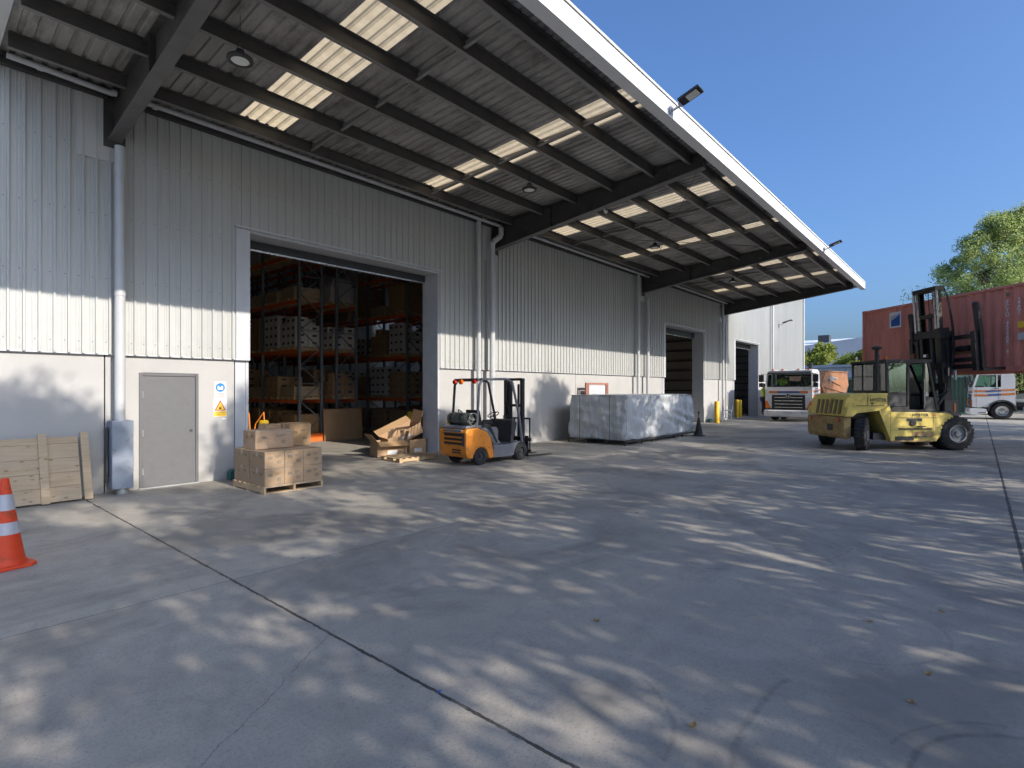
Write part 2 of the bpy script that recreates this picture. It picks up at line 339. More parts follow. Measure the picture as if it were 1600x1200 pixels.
    h=mth(n,'SUBTRACT',mth(n,'ADD',grit,mth(n,'MULTIPLY',fine,.5)),mth(n,'MULTIPLY',L,3)); n.links.new(h,bn.inputs['Height']); n.links.new(bn.outputs[0],b.inputs['Normal'])
    return m
M['ground']=groundmat()
def timbermat():
    m,n,b,out=nodes('knotty_pine'); v=objvec(n,True)
    g=noise(n,objvec(n,True,(.9,9,9)),3,7,.65,.8); c=mixc(n,ramp(n,g,.3,.7),(.50,.38,.25),(.38,.275,.165))
    pl=noise(n,objvec(n,True,(.2,.2,4.2)),1,0); c=mixc(n,mth(n,'MULTIPLY',ramp(n,pl,.4,.6),.3),c,(.47,.385,.275))
    vo=n.nodes.new('ShaderNodeTexVoronoi'); vo.inputs['Scale'].default_value=1; n.links.new(objvec(n,True,(6.5,5,14)),vo.inputs['Vector'])
    k=mth(n,'SUBTRACT',1,ramp(n,vo.outputs['Distance'],.10,.24)); kk=mth(n,'MULTIPLY',k,mth(n,'GREATER_THAN',noise(n,v,2.3,1),.47)); c=mixc(n,mth(n,'MULTIPLY',kk,.75),c,(.17,.09,.04))
    n.links.new(c,b.inputs['Base Color']); b.inputs['Roughness'].default_value=.7
    bn=n.nodes.new('ShaderNodeBump'); bn.inputs['Strength'].default_value=.3; bn.inputs['Distance'].default_value=.004; n.links.new(g,bn.inputs['Height']); n.links.new(bn.outputs[0],b.inputs['Normal']); return m
M['timber']=timbermat()
def cladmat():
    m,n,b,out=nodes('ribbed_cladding'); v=objvec(n,False)
    f=noise(n,objvec(n,False,(1.5,1,.25)),1.2,6,.6); c=mixc(n,ramp(n,f,.3,.7),(.42,.425,.405),(.475,.48,.46))
    sp=n.nodes.new('ShaderNodeSeparateXYZ'); n.links.new(v,sp.inputs[0]); X,Z=sp.outputs[0],sp.outputs[2]
    st=ramp(n,noise(n,objvec(n,False,(9,1,.35)),1.6,6,.7),.56,.78); low=ramp(n,Z,3.4,2.42); low.node.clamp=True
    c=mixc(n,mth(n,'MULTIPLY',st,.28),c,(.27,.26,.23)); c=mixc(n,mth(n,'MULTIPLY',low,mth(n,'MULTIPLY',ramp(n,noise(n,v,6,6,.7),.45,.7),.3)),c,(.30,.28,.25))
    dx=mth(n,'PINGPONG',mth(n,'SUBTRACT',X,.085),.093); rows=None
    for z in (2.62,3.72,4.82,5.92,7.0,8.4):
        e=mth(n,'ABSOLUTE',mth(n,'SUBTRACT',Z,z)); r2=mth(n,'SQRT',mth(n,'ADD',mth(n,'MULTIPLY',dx,dx),mth(n,'MULTIPLY',e,e))); k=mth(n,'LESS_THAN',r2,.011); rows=k if rows is None else mth(n,'MAXIMUM',rows,k)
    c=mixc(n,mth(n,'MULTIPLY',rows,.65),c,(.12,.12,.12))
    n.links.new(c,b.inputs['Base Color']); b.inputs['Roughness'].default_value=.42
    bn=n.nodes.new('ShaderNodeBump'); bn.inputs['Strength'].default_value=.25; bn.inputs['Distance'].default_value=.03; n.links.new(noise(n,objvec(n,False,(1,1,.5)),1.8,2),bn.inputs['Height']); n.links.new(bn.outputs[0],b.inputs['Normal']); return m
M['cladw']=cladmat()
def precast():
    m,n,b,out=nodes('painted_precast_wall'); v=objvec(n,False); sp=n.nodes.new('ShaderNodeSeparateXYZ'); n.links.new(v,sp.inputs[0]); Z=sp.outputs[2]
    c=mixc(n,ramp(n,noise(n,v,1.1,8,.65),.3,.7),(.385,.375,.36),(.44,.43,.41))
    low=ramp(n,Z,.75,.02); d=ramp(n,noise(n,v,2.6,8,.7),.35,.65)
    c=mixc(n,mth(n,'MULTIPLY',low,mth(n,'MULTIPLY',d,.75)),c,(.30,.28,.25))
    sc=ramp(n,noise(n,objvec(n,False,(1.2,1,9)),1.5,5,.7,.4),.66,.74); c=mixc(n,mth(n,'MULTIPLY',sc,.3),c,(.33,.32,.30))
    dr=ramp(n,noise(n,objvec(n,False,(7,1,.3)),1.5,5,.65),.6,.8); c=mixc(n,mth(n,'MULTIPLY',dr,.3),c,(.36,.345,.31))
    n.links.new(c,b.inputs['Base Color']); b.inputs['Roughness'].default_value=.8
    bn=n.nodes.new('ShaderNodeBump'); bn.inputs['Strength'].default_value=.2; bn.inputs['Distance'].default_value=.006; n.links.new(noise(n,v,24,5,.7),bn.inputs['Height']); n.links.new(bn.outputs[0],b.inputs['Normal']); return m
M['conc_panel']=precast()
# shade trees: position, turn, scale
SHN=21000
SHL=['leftmost','second from left','third from left','fourth from left','middle','sixth from left','seventh from left','eighth from left','rightmost']
SHT=[(-4.6,-8.4,0,.76),(1.2,-8.8,40,.81),(6.0,-8.0,95,.75),(10.8,-9.0,150,.78),(15.6,-8.2,200,.76),(20.6,-9.0,260,.77),(25.8,-8.4,310,.75),(31,-9.4,20,.77),(36.5,-9,70,.76)]
# ---------------- ground ----------------
g=MB(); g.add([(-400,-400,0),(700,-400,0),(700,500,0),(-400,500,0)],[(0,1,2,3)])
tag(g.build('yard_ground',M['ground']),kind='structure')
# ---------------- warehouse ----------------
WY=11.5
def ribs(mb,x0,x1,z0,z1,y=WY,pitch=.186,d=.036,m=0,off=0):
    """trapezoid-rib sheet facing -Y"""
    k=math.floor((x0-off)/pitch)-1; pts=[]
    def clip(x): return min(max(x,x0),x1)
    while off+k*pitch<x1+pitch:
        a=off+k*pitch
        for dx,dy in ((0,0),(.042,0),(.047,-.005),(.055,-.005),(.060,0),(.082,0),(.087,-.005),(.095,-.005),(.100,0),(.115,0),(.124,-d),(.154,-d),(.163,0)):
            pts.append((a+dx,y+dy))
        k+=1
    pp=[p for p in pts if x0<=p[0]<=x1]; pp=[(x0,y)]+pp+[(x1,y)]
    vs=[];fs=[]
    for x,yy in pp: vs+= [(x,yy,z0),(x,yy,z1)]
    for i in range(len(pp)-1): fs.append((2*i,2*i+2,2*i+3,2*i+1))
    mb.add(vs,fs,m)
wh=thing('warehouse','long pale grey ribbed-steel warehouse with deep cantilevered canopy and open loading doors','warehouse')
DOORS=[(4.94,10.10,5.05,4.66),(24.55,29.38,4.95,24.35),(34.4,39.1,4.87,34.2)]
def segs(x0,x1):
    out=[];c=x0
    for a,b,z,t in DOORS:
        if a>x0 and a<x1: out.append((c,t if t>c else c)); c=b+.03
    out.append((c,x1)); return out
cl=MB(); YC=WY-.06
for a,b in segs(-9,51.4):
    if b>32.2 and a<32.2:
        ribs(cl,a,32.0,2.42,9.6,YC); ribs(cl,32.0,b,2.42,11.0,YC)
    else: ribs(cl,a,b,2.42,9.6 if b<32 else 11.0,YC)
for a,b,z,t in DOORS: ribs(cl,t,b+.03,z+.03,9.6 if b<32 else 11.0,YC)
cl.build('cladding',M['cladw'],wh,fix=False)
jo=[-9,-3.4,2.5,11.9,17.0,22.0,32.1,41.9,51.4]
for a,b in segs(-9,51.4):
    cuts=[a]+[j for j in jo if a<j<b]+[b]
    for p,q in zip(cuts,cuts[1:]):
        cp=MB(); cp.box(p+(.008 if p!=a else 0),q-(.008 if q!=b else 0),WY,WY+.18,-.05,2.44); cp.build('concrete_panel',M['conc_panel'],wh,bevel=.008)
sh=MB()  # inner shell behind cladding, back, ends, partition, roof
for a,b in segs(-9,51.4): sh.box(a,b,WY+.04,WY+.17,2.44,9.55)
for a,b,z,t in DOORS: sh.box(t if t>a-.4 else a,b,WY+.04,WY+.17,z+.22,9.55)
sh.build('wall_lining',M['dgrey'],wh)
br=MB()
br.box(-9.1,51.5,46,46.15,0,11); br.box(-9.15,-9,11.4,46,0,9.6); br.box(51.4,51.5,11.35,46,0,11.0)
br.box(-9.3,32.0,11.25,46,9.6,9.75); br.box(32.0,51.6,11.25,46,11.0,11.15)
br.build('roof',M['cwhite'],wh)
# interior partitions seen through the far doors
M['part']=MT('partition_sheet',(.34,.31,.26),.6,0,.1,.6)
for X0 in (33.0,51.3):
    pt=MB(); pt.box(X0,X0+.04,WY+.2,40,0,9.5); pt.build('partition_wall',M['part'],wh)
gi=MB()
for X0 in (33.0,51.3):
    for k in range(14): 
        z=1.1+k*.62; gi.box(X0-.14,X0-.002,WY+.2,40,z,z+.07)
    for k in range(6):
        gi.box(X0-.2,X0-.141,13+k*4.5,13.2+k*4.5,0,9)
gi.build('girt',M['purlin'],wh)
# door trims, reveals and roller shutters
for i,(a,b,z,t) in enumerate(DOORS):
    tr=MB()
    tr.box(t,a-.001,YC-.045,WY+.6,0 if i==0 else 2.42,z) if False else None
    tr.box(t,a,YC-.035,YC+.1,2.40,z+.03); tr.box(t+.012,a-.061,WY-.012,WY+.17,0,2.399);
    tr.box(a-.06,a,WY-.02,WY+.6,0,z); tr.box(b,b+.06,WY-.05,WY+.6,0,z)
    tr.box(a-.06,b+.06,WY-.05,WY+.6,z,z+.06); tr.box(t-.02,b+.10,YC-.055,YC+.02,z+.06,z+.10)
    tr.box(b+.06,b+.10,YC-.035,YC+.05,2.42,z+.06)
    tr.build('door_surround',M['trim'],wh,bevel=.004)
    rs=MB()
    zb=4.86 if i==0 else z-.30
    n=4
    for k in range(n):
        h=(z-zb)/n; rs.box(a,b,WY+.50-(k%2)*.012,WY+.56,zb+k*h+.004,zb+(k+1)*h-.002)
    rs.cyl((a,WY+.78,z+.05),(b,WY+.78,z+.05),.2,n=18)
    r_=rs.build('roller_door',M['dgrey'],wh)
    bb=MB(); bb.box(a,b,WY+.48,WY+.57,zb-.035,zb); bb.build('bottom_rail',M['chrome'],r_)
# flat flashing where rafters meet the wall
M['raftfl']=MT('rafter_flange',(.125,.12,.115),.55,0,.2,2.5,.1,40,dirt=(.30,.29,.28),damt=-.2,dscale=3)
RX=[2.62,12.40,22.22,32.05]
for x in RX: ff=MB(); ff.box(x-.52,x+.12,YC-.032,YC+.05,5.75,6.85); ff.build('rafter_flashing',M['clad'],wh,bevel=.004)
# lower drip edge of cladding
de=MB()
for a,b in segs(-9,51.4): de.box(a,b,YC-.008,WY+.01,2.405,2.425)
de.build('drip_edge',M['trim'],wh)
# personnel door
pd=MB(); pd.box(3.06,3.93,WY-.012,WY+.03,.02,2.05); pdo=pd.build('door',M['door'],wh,bevel=.004)
fr=MB(); fr.box(3.005,3.055,WY-.03,WY+.03,0,2.11); fr.box(3.935,3.985,WY-.03,WY+.03,0,2.11); fr.box(3.055,3.935,WY-.03,WY+.03,2.055,2.11)
fr.build('frame',M['door'],pdo,bevel=.004)
hi=MB()
for z in (.25,.95,1.65): hi.cyl((3.058,WY-.035,z),(3.058,WY-.035,z+.12),.011)
hi.build('hinge',M['galv'],pdo)
hd=MB(); hd.cyl((3.86,WY-.012,1.02),(3.86,WY-.025,1.02),.028); hd.build('lock',M['dgrey'],pdo)
th=MB(); th.box(3.0,3.99,WY-.06,WY-.03,0,.018); th.build('threshold',M['galv'],pdo)
# downpipes
def pipe(x,y,r,z0,z1,couplers=()):
    p=MB(); p.cyl((x,y,z0),(x,y,z1),r,n=18)
    for z in couplers: p.cyl((x,y,z),(x,y,z+.09),r+.007,n=18)
    return p
YP=11.24
p=pipe(2.66,YP,.078,1.0,6.0,(5.55,3.42)); p.build('downpipe',M['pipe'],wh)
for x,z1 in ((11.52,6.8),(21.45,6.8),(31.75,6.8),(41.8,10.9)):
    pp=pipe(x,YP,.07,.05,z1,(5.4,2.6)); pp.build('downpipe',M['pipe'],wh)
p=pipe(12.05,11.18,.085,.05,6.25,(5.2,2.2)); p.tube([(12.05,11.18,6.2),(12.05,11.15,6.28),(12.25,11.0,6.48),(12.25,11.0,6.72)],.085,12); p.build('downpipe',M['pipe'],wh)
p=pipe(22.35,YP,.075,.05,5.9,(5.0,2.6)); p.build('downpipe',M['pipe'],wh)
p=MB(); p.cyl((51.2,11.3,.1),(51.2,11.3,10.9),.06); p.cyl((32.6,11.36,.1),(32.6,11.36,5.7),.05); p.build('downpipe',M['pipe'],wh)
p=MB()
for x0,x1 in ((1.2,2.52),(2.75,12.33),(12.6,22.1),(22.4,31.9)):
    p.cyl((x0,11.06,6.83),(x1,11.06,6.79),.045,n=12)
    k=x0+.35
    while k<x1: p.cyl((k,11.06,6.815),(k+.07,11.06,6.815),.053,n=12); k+=.95 if x0<2 else 2.8
p.build('drain_pipe',M['pipe'],wh)
p=MB(); p.box(-1,51.3,11.36,11.42,2.9,2.93) if False else None
# ---------------- canopy ----------------
def zr(Y): return 7.33-.058*(Y-4.65)
CX0,CX1,YO=1.13,33.2,4.65
SK=[(4.38,5.22,1),(8.82,9.66,2),(14.18,15.0,1),(18.62,19.12,1),(24.25,25.0,1),(28.28,28.9,1)]
def roofsheet(mb,x0,x1,ya,yb,pitch=.19,d=.03):
    k=math.floor(x0/pitch)-1; pts=[]
    while k*pitch<x1+pitch:
        a=k*pitch
        for dx,dz in ((0,0),(.10,0),(.115,d),(.165,d),(.18,0)): pts.append((a+dx,dz))
        k+=1
    pp=[(x0,0)]+[q for q in pts if x0<q[0]<x1]+[(x1,0)]
    vs=[];fs=[]
    for x,dz in pp: vs+=[(x,ya,zr(ya)+dz),(x,yb,zr(yb)+dz)]
    for i in range(len(pp)-1): fs.append((2*i,2*i+1,2*i+3,2*i+2))
    mb.add(vs,fs)
rs=MB(); c=CX0
for a,b,_ in SK: roofsheet(rs,c,a,YO-.13,WY); c=b
roofsheet(rs,c,CX1,YO-.13,WY)
can=rs.build('canopy',M['roof'],wh,fix=False)
for a,b,t in SK:
    s=MB()
    if t==2: roofsheet(s,a,9.36,YO+.12,10.55); roofsheet(s,9.50,b,YO+.12,10.55)
    else: roofsheet(s,a,b,YO+.12,10.55)
    s.build('rooflight',M['sky'],can,fix=False)
    e=MB(); roofsheet(e,a,b,YO-.13,YO+.12); roofsheet(e,a,b,10.55,WY)
    if t==2: roofsheet(e,9.36,9.50,YO+.12,10.55)
    e.build('roof_edge',M['roof'],can,fix=False)
def ibeam(mb,fl,x,d0,w=.20,t=.018,y0=4.82,y1=11.42,bot=None):
    # tapered I-section rafter running along Y
    n=2; ys=[y0,y1]
    zb=lambda Y: 6.93-(Y-4.8)*.122
    zt=lambda Y: zr(Y)-.03
    for (za,zc,mb_) in ((zt,-t,mb),(zb,t,fl)):
        vs=[]
        for Y in ys:
            for dx in (-w/2,w/2):
                vs.append((x+dx,Y,za(Y))); vs.append((x+dx,Y,za(Y)+zc))
        mb_.add(vs,[(0,2,6,4),(1,5,7,3),(0,1,3,2),(4,6,7,5),(0,4,5,1),(2,3,7,6)])
    vs=[(x+dx,Y,z) for Y in ys for dx in (-.008,.008) for z in (zb(Y)+t-.001,zt(Y)-t+.001)]
    mb.add(vs,[(0,1,3,2),(4,6,7,5),(0,4,5,1),(2,3,7,6),(0,2,6,4),(1,5,7,3)])
    for Y in (y0+.004,9.2,y1-.004):
        for sx in (-1,1): mb.box(x+sx*.009,x+sx*(w/2-.01),Y-.006,Y+.006,zb(Y)+t,zt(Y)-t)
for x in RX:
    r=MB(); fl_=MB(); ibeam(r,fl_,x,0); 
    r.box(x-.16,x+.16,11.40,11.44,6.0,6.9)
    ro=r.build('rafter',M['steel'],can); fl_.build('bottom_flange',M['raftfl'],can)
PY=[5.12,6.05,7.2,8.35,9.5,10.65]
for y in PY:
    q=MB(); q2=MB()
    xs=[CX0+.04]+[v for x in RX for v in (x-.012,x+.012)]+[CX1-.12]
    for a,b in zip(xs[::2],xs[1::2]):
        z=zr(y)
        q.box(a,b,y-.003,y+.003,z-.20,z-.004)      # web
        q2.box(a,b,y-.003,y+.075,z-.208,z-.2005)       # bottom flange
        q.box(a,b,y-.075,y+.003,z-.010,z-.003)
        q2.box(a,b,y+.071,y+.075,z-.20,z-.182)
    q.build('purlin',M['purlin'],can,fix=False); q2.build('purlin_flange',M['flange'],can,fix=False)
for i in range(4):
    x0=RX[i-1] if i else -7.2
    xs=[RX[i-1]+3.25,RX[i-1]+6.55] if i else []
    for x in xs:
        for y0,y1 in zip(PY,PY[1:]):
            z=zr((y0+y1)/2)-.13
            b_=MB(); b_.add([(x-.03,y0+.08,zr(y0)-.16),(x+.03,y0+.08,zr(y0)-.16),(x+.03,y1-.01,zr(y1)-.16),(x-.03,y1-.01,zr(y1)-.16),
                    (x-.03,y0+.08,zr(y0)-.145),(x+.03,y0+.08,zr(y0)-.145),(x+.03,y1-.01,zr(y1)-.145),(x-.03,y1-.01,zr(y1)-.145)],
                   [(0,3,2,1),(4,5,6,7),(0,1,5,4),(1,2,6,5),(2,3,7,6),(3,0,4,7)])
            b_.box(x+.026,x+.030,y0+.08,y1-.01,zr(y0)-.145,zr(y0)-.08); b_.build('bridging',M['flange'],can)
br=MB()
for i in (1,2):
    br.cyl((RX[i]+.15,5.0,zr(5)-.28),(RX[i+1]-.15,11.2,zr(11.2)-.28),.010,n=6); br.cyl((RX[i]+.15,11.2,zr(11.2)-.29),(RX[i+1]-.15,5.0,zr(5)-.29),.010,n=6)
br.build('brace_rod',M['purlin'],can)
# wall channel under the roof edge
ch=MB()
for a,b in ((CX0,RX[0]-.13),(RX[0]+.13,RX[1]-.13),(RX[1]+.13,RX[2]-.13),(RX[2]+.13,RX[3]-.13)):
    ch.box(a,b,11.30,11.40,6.80,6.90); ch.box(a,b,11.20,11.39,6.905,6.915)
ch.build('wall_channel',M['steel'],can)
# fascia gutter
fa=MB()
fa.prism([(YO-.16,7.40),(YO-.14,7.40),(YO-.14,7.06),(YO+.02,7.02),(YO+.02,7.0),(YO-.16,7.04)],CX0-.1,CX1+.05,'x')
fa.prism([(YO-.19,7.40),(YO-.19,7.36),(YO-.175,7.36),(YO-.161,7.385),(YO-.161,7.40)],CX0-.1,CX1+.05,'x')
fa.prism([(YO-.16,7.04),(YO-.16,7.35),(YO-.165,7.35),(YO-.165,7.04)],CX0-.1,CX1+.05,'x')
fa.box(CX1+.05,CX1+.055,YO-.19,YO+.03,7.0,7.4)
fa.build('fascia_gutter',M['white'],can)
en=MB(); 
vs=lambda x:[(x,YO-.16,zr(YO-.16)+.07),(x,WY,zr(WY)+.07),(x,WY,zr(WY)-.12),(x,YO-.16,zr(YO-.16)-.18)]
for x0,x1 in ((CX1+.056,CX1+.075),(CX0-.16,CX0-.02)):
    en=MB(); en.add(vs(x0)+vs(x1),[(0,1,2,3),(7,6,5,4),(0,4,5,1),(1,5,6,2),(2,6,7,3),(3,7,4,0)])
    en.build('barge_flashing',M['trim'],can)
# guard box at the foot of the first downpipe
gb=MB(); gb.box(2.52,2.83,11.12,11.45,.10,1.27); gbx=gb.build('pipe_guard',M['guard'],None,bevel=.012)
tag(gbx,'blue-grey steel box guard around the foot of the downpipe beside the grey door','pipe guard')
f=MB(); f.box(2.48,2.50,11.3,11.46,.2,1.15); 
for z in (.25,.7,1.1): f.cyl((2.51,11.30,z),(2.51,11.30,z+.05),.016)
f.build('hinge',M['dgrey'],gbx)
f=MB(); f.cyl((2.70,11.25,0),(2.70,11.25,.1),.09,n=18); f.build('drain_collar',M['galv'],gbx)
# ---------------- lamps ----------------
def highbay():
    t=thing('high_bay_light','x','lamp',(0,0,0),0,'round high-bay lights under the canopy')
    b=MB(); b.lathe([(0,.14),(.05,.14),(.065,.10),(.09,.06),(.165,.03),(.17,0),(.165,-.012),(.118,-.014),(.118,-.004)],n=24); b.build('housing',M['black'],t)
    for k in range(0): pass
    b=MB(); b.lathe([(0.001,-.006),(.117,-.008)],n=24); b.build('diffuser',M['lampglass'],t)
    b=MB(); b.tube([(-.03,0,.14),(-.05,0,.22),(0,0,.27),(.05,0,.22),(.03,0,.14)],.006,6); b.cyl((0,0,.26),(0,0,.62),.004,n=5); b.build('hanger',M['black'],t)
    return t
hb=highbay(); L=['nearest round high-bay light, beside the first rafter','round high-bay light hanging left of the second rafter','round high-bay light hanging between the second and third rafters','round high-bay light just beyond the third rafter']
for i,(x,y) in enumerate(((3.2,7.7),(9.55,7.72),(16.0,7.8),(23.2,7.8))):
    o=hb if i==0 else dup(hb,(0,0,0),0)
    o.location=(x,y,zr(y)-.82); o['label']=L[i]
def flood():
    t=thing('flood_light','x','floodlight',(0,0,0),0,'floodlights on the canopy fascia')
    b=MB(); b.bar((0,0,-.06),(0,-.16,-.02),.04,.03); b.bar((-.08,-.17,0),(.08,-.17,0),.03,.03); b.box(-.06,.06,-.01,.0,-.12,.04); b.build('bracket',M['galv'],t)
    Rm=Matrix.Translation((0,-.18,.02))@Matrix.Rotation(R(-18),4,'X')
    b=MB(Rm); b.box(-.13,.13,-.42,0,-.0,.05); 
    for k in range(7): b.box(-.11,.11,-.38+k*.05,-.37+k*.05,.05,.08)
    h=b.build('head',M['black'],t,bevel=.008)
    b=MB(Rm); b.box(-.10,.10,-.36,-.14,-.006,.0); b.build('lens',M['lampglass'],t)
    return t
fl=flood(); L=['black floodlight on the fascia near the left end of the canopy','larger black floodlight on the white fascia left of the second rafter','small black floodlight on the white fascia near its far end']
for i,x in enumerate((1.95,9.85,23.4)):
    o=fl if i==0 else dup(fl,(0,0,0),0)
    o.location=(x,YO-.19,7.20); o['label']=L[i]
fw=dup(fl,(44.0,YC-.03,6.75),0,'black floodlight on an arm on the far sunlit wall',None)
fw.scale=(1.3,1.6,1.3); del fw['group']
sp=thing('spot_lamp','small white spot lamp clipped under the second rafter','lamp',(12.42,7.5,6.59))
b=MB(); b.bar((0,0,0),(0,0,-.06),.02,.02); b.cyl((0,0,-.06),(.06,-.06,-.10),.035,.05,12); b.build('head',M['white'],sp)
# ---------------- signs beside the door ----------------
def sgn(z0,z1,x0=4.275,x1=4.505): return (x0,x1,z0,z1)
s1=thing('safety_sign','white mandatory sign with blue disc and hi-vis vest symbol beside the grey door','sign',(4.39,WY-.004,1.80),0)
b=MB(); b.box(-.112,.112,-.003,0,-.165,.16); b.build('board',M['white'],s1)
b=MB(); b.cyl((0,-.003,.045),(0,-.006,.045),.088,n=32); b.build('disc',M['signblue'],s1)
b=MB(); b.prism([(-.05,0),(.05,0),(.055,.06),(.032,.085),(.012,.055),(-.012,.055),(-.032,.085),(-.055,.06)],-.009,-.0062,'y')
b.build('symbol',M['white'],s1)
text('lettering','HI-VIS VEST',.026,M['ink'],frame_mx((0,-.005,-.075),(1,0,0),(0,0,1)),s1)
text('lettering','MUST BE WORN',.022,M['signred'],frame_mx((0,-.005,-.105),(1,0,0),(0,0,1)),s1)
text('lettering','IN THIS AREA',.022,M['signred'],frame_mx((0,-.005,-.135),(1,0,0),(0,0,1)),s1)
s2=thing('safety_sign','white and yellow warning sign with forklift triangle below the blue one','sign',(4.39,WY-.004,1.44),0)
b=MB(); b.box(-.125,.125,-.003,0,-.18,.185); b.build('board',M['white'],s2)
b=MB(); b.prism([(-.108,-.055),(.108,-.055),(0,.155)],-.006,-.0031,'y'); b.build('triangle_border',M['signred'],s2)
b=MB(); b.prism([(-.078,-.038),(.078,-.038),(0,.115)],-.009,-.0062,'y'); b.box(-.118,.118,-.006,-.0031,-.17,-.07); b.build('yellow_panel',M['signyel'],s2)
b=MB(); b.box(-.03,.01,-.012,-.0092,-.022,.012); b.box(.012,.018,-.012,-.0092,-.022,.045); b.box(.018,.045,-.012,-.0092,-.022,-.016); b.cyl((-.02,-.0092,-.022),(-.02,-.012,-.022),.009,n=10); b.box(-.028,-.024,-.012,-.0092,.012,.04); b.box(-.028,.006,-.012,-.0092,.036,.04); b.build('symbol',M['ink'],s2)
text('lettering','CAUTION',.034,M['ink'],frame_mx((0,-.0075,-.10),(1,0,0),(0,0,1)),s2,ext=.001)
text('lettering','FORKLIFTS',.034,M['ink'],frame_mx((0,-.0075,-.142),(1,0,0),(0,0,1)),s2,ext=.001)
s3=MB(); s3.box(4.42,4.50,WY-.004,WY-.001,1.205,1.235); tag(s3.build('label_sticker',M['white']),'tiny blank white sticker under the yellow warning sign','sticker')
# numbered stickers etc. on the far precast panel
# ---------------- things on the yard ----------------
def tree_rand(seed): return random.Random(seed)
# cone
def cone(h,base,bands,loc,label,mats,rz=0,top=None):
    t=thing('traffic_cone',label,'cone',loc,rz)
    s=base/2
    b=MB(); b.prism([(-s,-s*.7),(-s*.7,-s),(s*.7,-s),(s,-s*.7),(s,s*.7),(s*.7,s),(-s*.7,s),(-s,s*.7)],0.0,.035,'z'); b.build('base',mats[0],t,bevel=.01)
    rb=s*.78; rt=.032
    rad=lambda z: rb+(rt-rb)*((z-.035)/(h-.035))
    b=MB(); b.lathe([(rb+.02,.035),(rb,.055)]+[(rad(h*k/8),h*k/8) for k in range(1,8)]+[(rt,h),(rt-.012,h),(rt-.014,h-.05)],n=28); b.build('body',mats[0],t)
    for z0,z1 in bands:
        b=MB(); b.lathe([(rad(z0)+.004,z0),(rad(z1)+.004,z1)],n=28); b.build('reflective_band',mats[1],t)
    return t
cone(.90,.42,((.34,.46),(.58,.74)),(.80,7.50,0),'tall orange traffic cone with two silver bands at the left edge',(M['orange'],M['silver']),R(12))
cn=cone(.72,.42,(),(20.75,8.28,0),'weathered black cone beside the tarpaulin-covered crate',(M['black'],M['black']),R(5))
b=MB(); b.cyl((0,0,.70),(0,0,.83),.014); b.lathe([(.001,.97),(.028,.95),(.034,.90),(.02,.85),(.012,.83)],n=12); b.build('tape_hook',M['black'],cn)
# leaning timber panel
tp=thing('pine_crate_side','pale pine board panel with upright battens leaning against the wall','timber panel',(0,0,0))
a0=Vector((0,11.05,0.0)); lean=math.atan2(.36,1.06)
Tm=Matrix.Translation((.2,11.03,.03))@Matrix.Rotation(-lean,4,'X')   # local x along, z up the face
for k,(z0,z1) in enumerate(((0,.235),(.238,.465),(.468,.70),(.703,.945),(.948,1.055))):
    b=MB(Tm); b.box(-.25,1.90 if k<4 else 1.90,0,.022,z0,z1); b.build('plank',M['timber'],tp,bevel=.003)
for x in (.5,1.39,1.93):
    b=MB(Tm); b.box(x,x+.11,-.04,-.001,-.025,1.11); b.build('batten',M['timber'],tp,bevel=.004)
# timber knots are inside the material
# pallet builder
def pallet_parts(t,L=1.2,Wd=1.0,h=.14,mat=None,slats=7):
    mat=mat or M['pallet']
    for i in range(slats):
        w=.09; x=-L/2+w/2+(L-w)*i/(slats-1)
        b=MB(); b.box(x-w/2,x+w/2,-Wd/2,Wd/2,h-.02,h); b.build('top_slat',mat,t)
    for y in (-Wd/2+.02,0,Wd/2-.02):
        b=MB(); b.box(-L/2,L/2,y-.02,y+.02,.02,h-.021); b.build('bearer',mat,t)
    for x in (-L/2+.05,0,L/2-.05):
        b=MB(); b.box(x-.05,x+.05,-Wd/2,Wd/2,0,.019); b.build('bottom_slat',mat,t)
def carton(name,lx,ly,lz,mat,label,loc,rz=0,group=None,marks=1,flip=0):
    t=thing(name,label,'box',loc,rz,group)
    b=MB(); b.box(-lx/2,lx/2,-ly/2,ly/2,0,lz); b.build('box_body',mat,t,bevel=.006)
    if marks:
        b=MB(); b.box(-lx/2+.0,lx/2,-.03,.03,lz,lz+.001); b.box(-.03,.03,-ly/2-.001,-ly/2,lz*.8,lz) if False else None
        b.box(-lx/2-.001,-lx/2,-.03,.03,lz*.72,lz); b.build('tape',M['tape'],t)
        b=MB(); w=.035
        b.box(lx*.22-w,lx*.22+w,-ly/2-.0015,-ly/2-.0005,lz*.28,lz*.28+.012); b.box(lx*.22-w,lx*.22+w,-ly/2-.0015,-ly/2-.0005,lz*.28+.03,lz*.28+.042)
        b.box(lx*.22-w,lx*.22-w+.008,-ly/2-.0015,-ly/2-.0005,lz*.28+.0121,lz*.28+.0299)
        for q in range(9): b.box(-lx*.33+q*.009,-lx*.33+q*.009+(.003 if q%3 else .006),-ly/2-.0015,-ly/2-.0005,lz*.55,lz*.55+.05)
        for q in range(3): b.box(lx*.02,lx*(.30-.05*q),-ly/2-.0015,-ly/2-.0005,lz*.72-q*.016,lz*.72-q*.016+.006)
        for q in range(3): b.box(-lx/2-.0015,-lx/2-.0005,-ly*.35,-ly*(.10+.04*q),lz*.75-q*.02,lz*.75-q*.02+.008)
        b.box(-lx/2-.0015,-lx/2-.0005,ly*.2-.03,ly*.2+.03,lz*.6,lz*.6+.01); b.box(-lx/2-.0015,-lx/2-.0005,ly*.2-.03,ly*.2+.03,lz*.6+.025,lz*.6+.04)
        b.build('printed_mark',M['ink'],t)
    return t
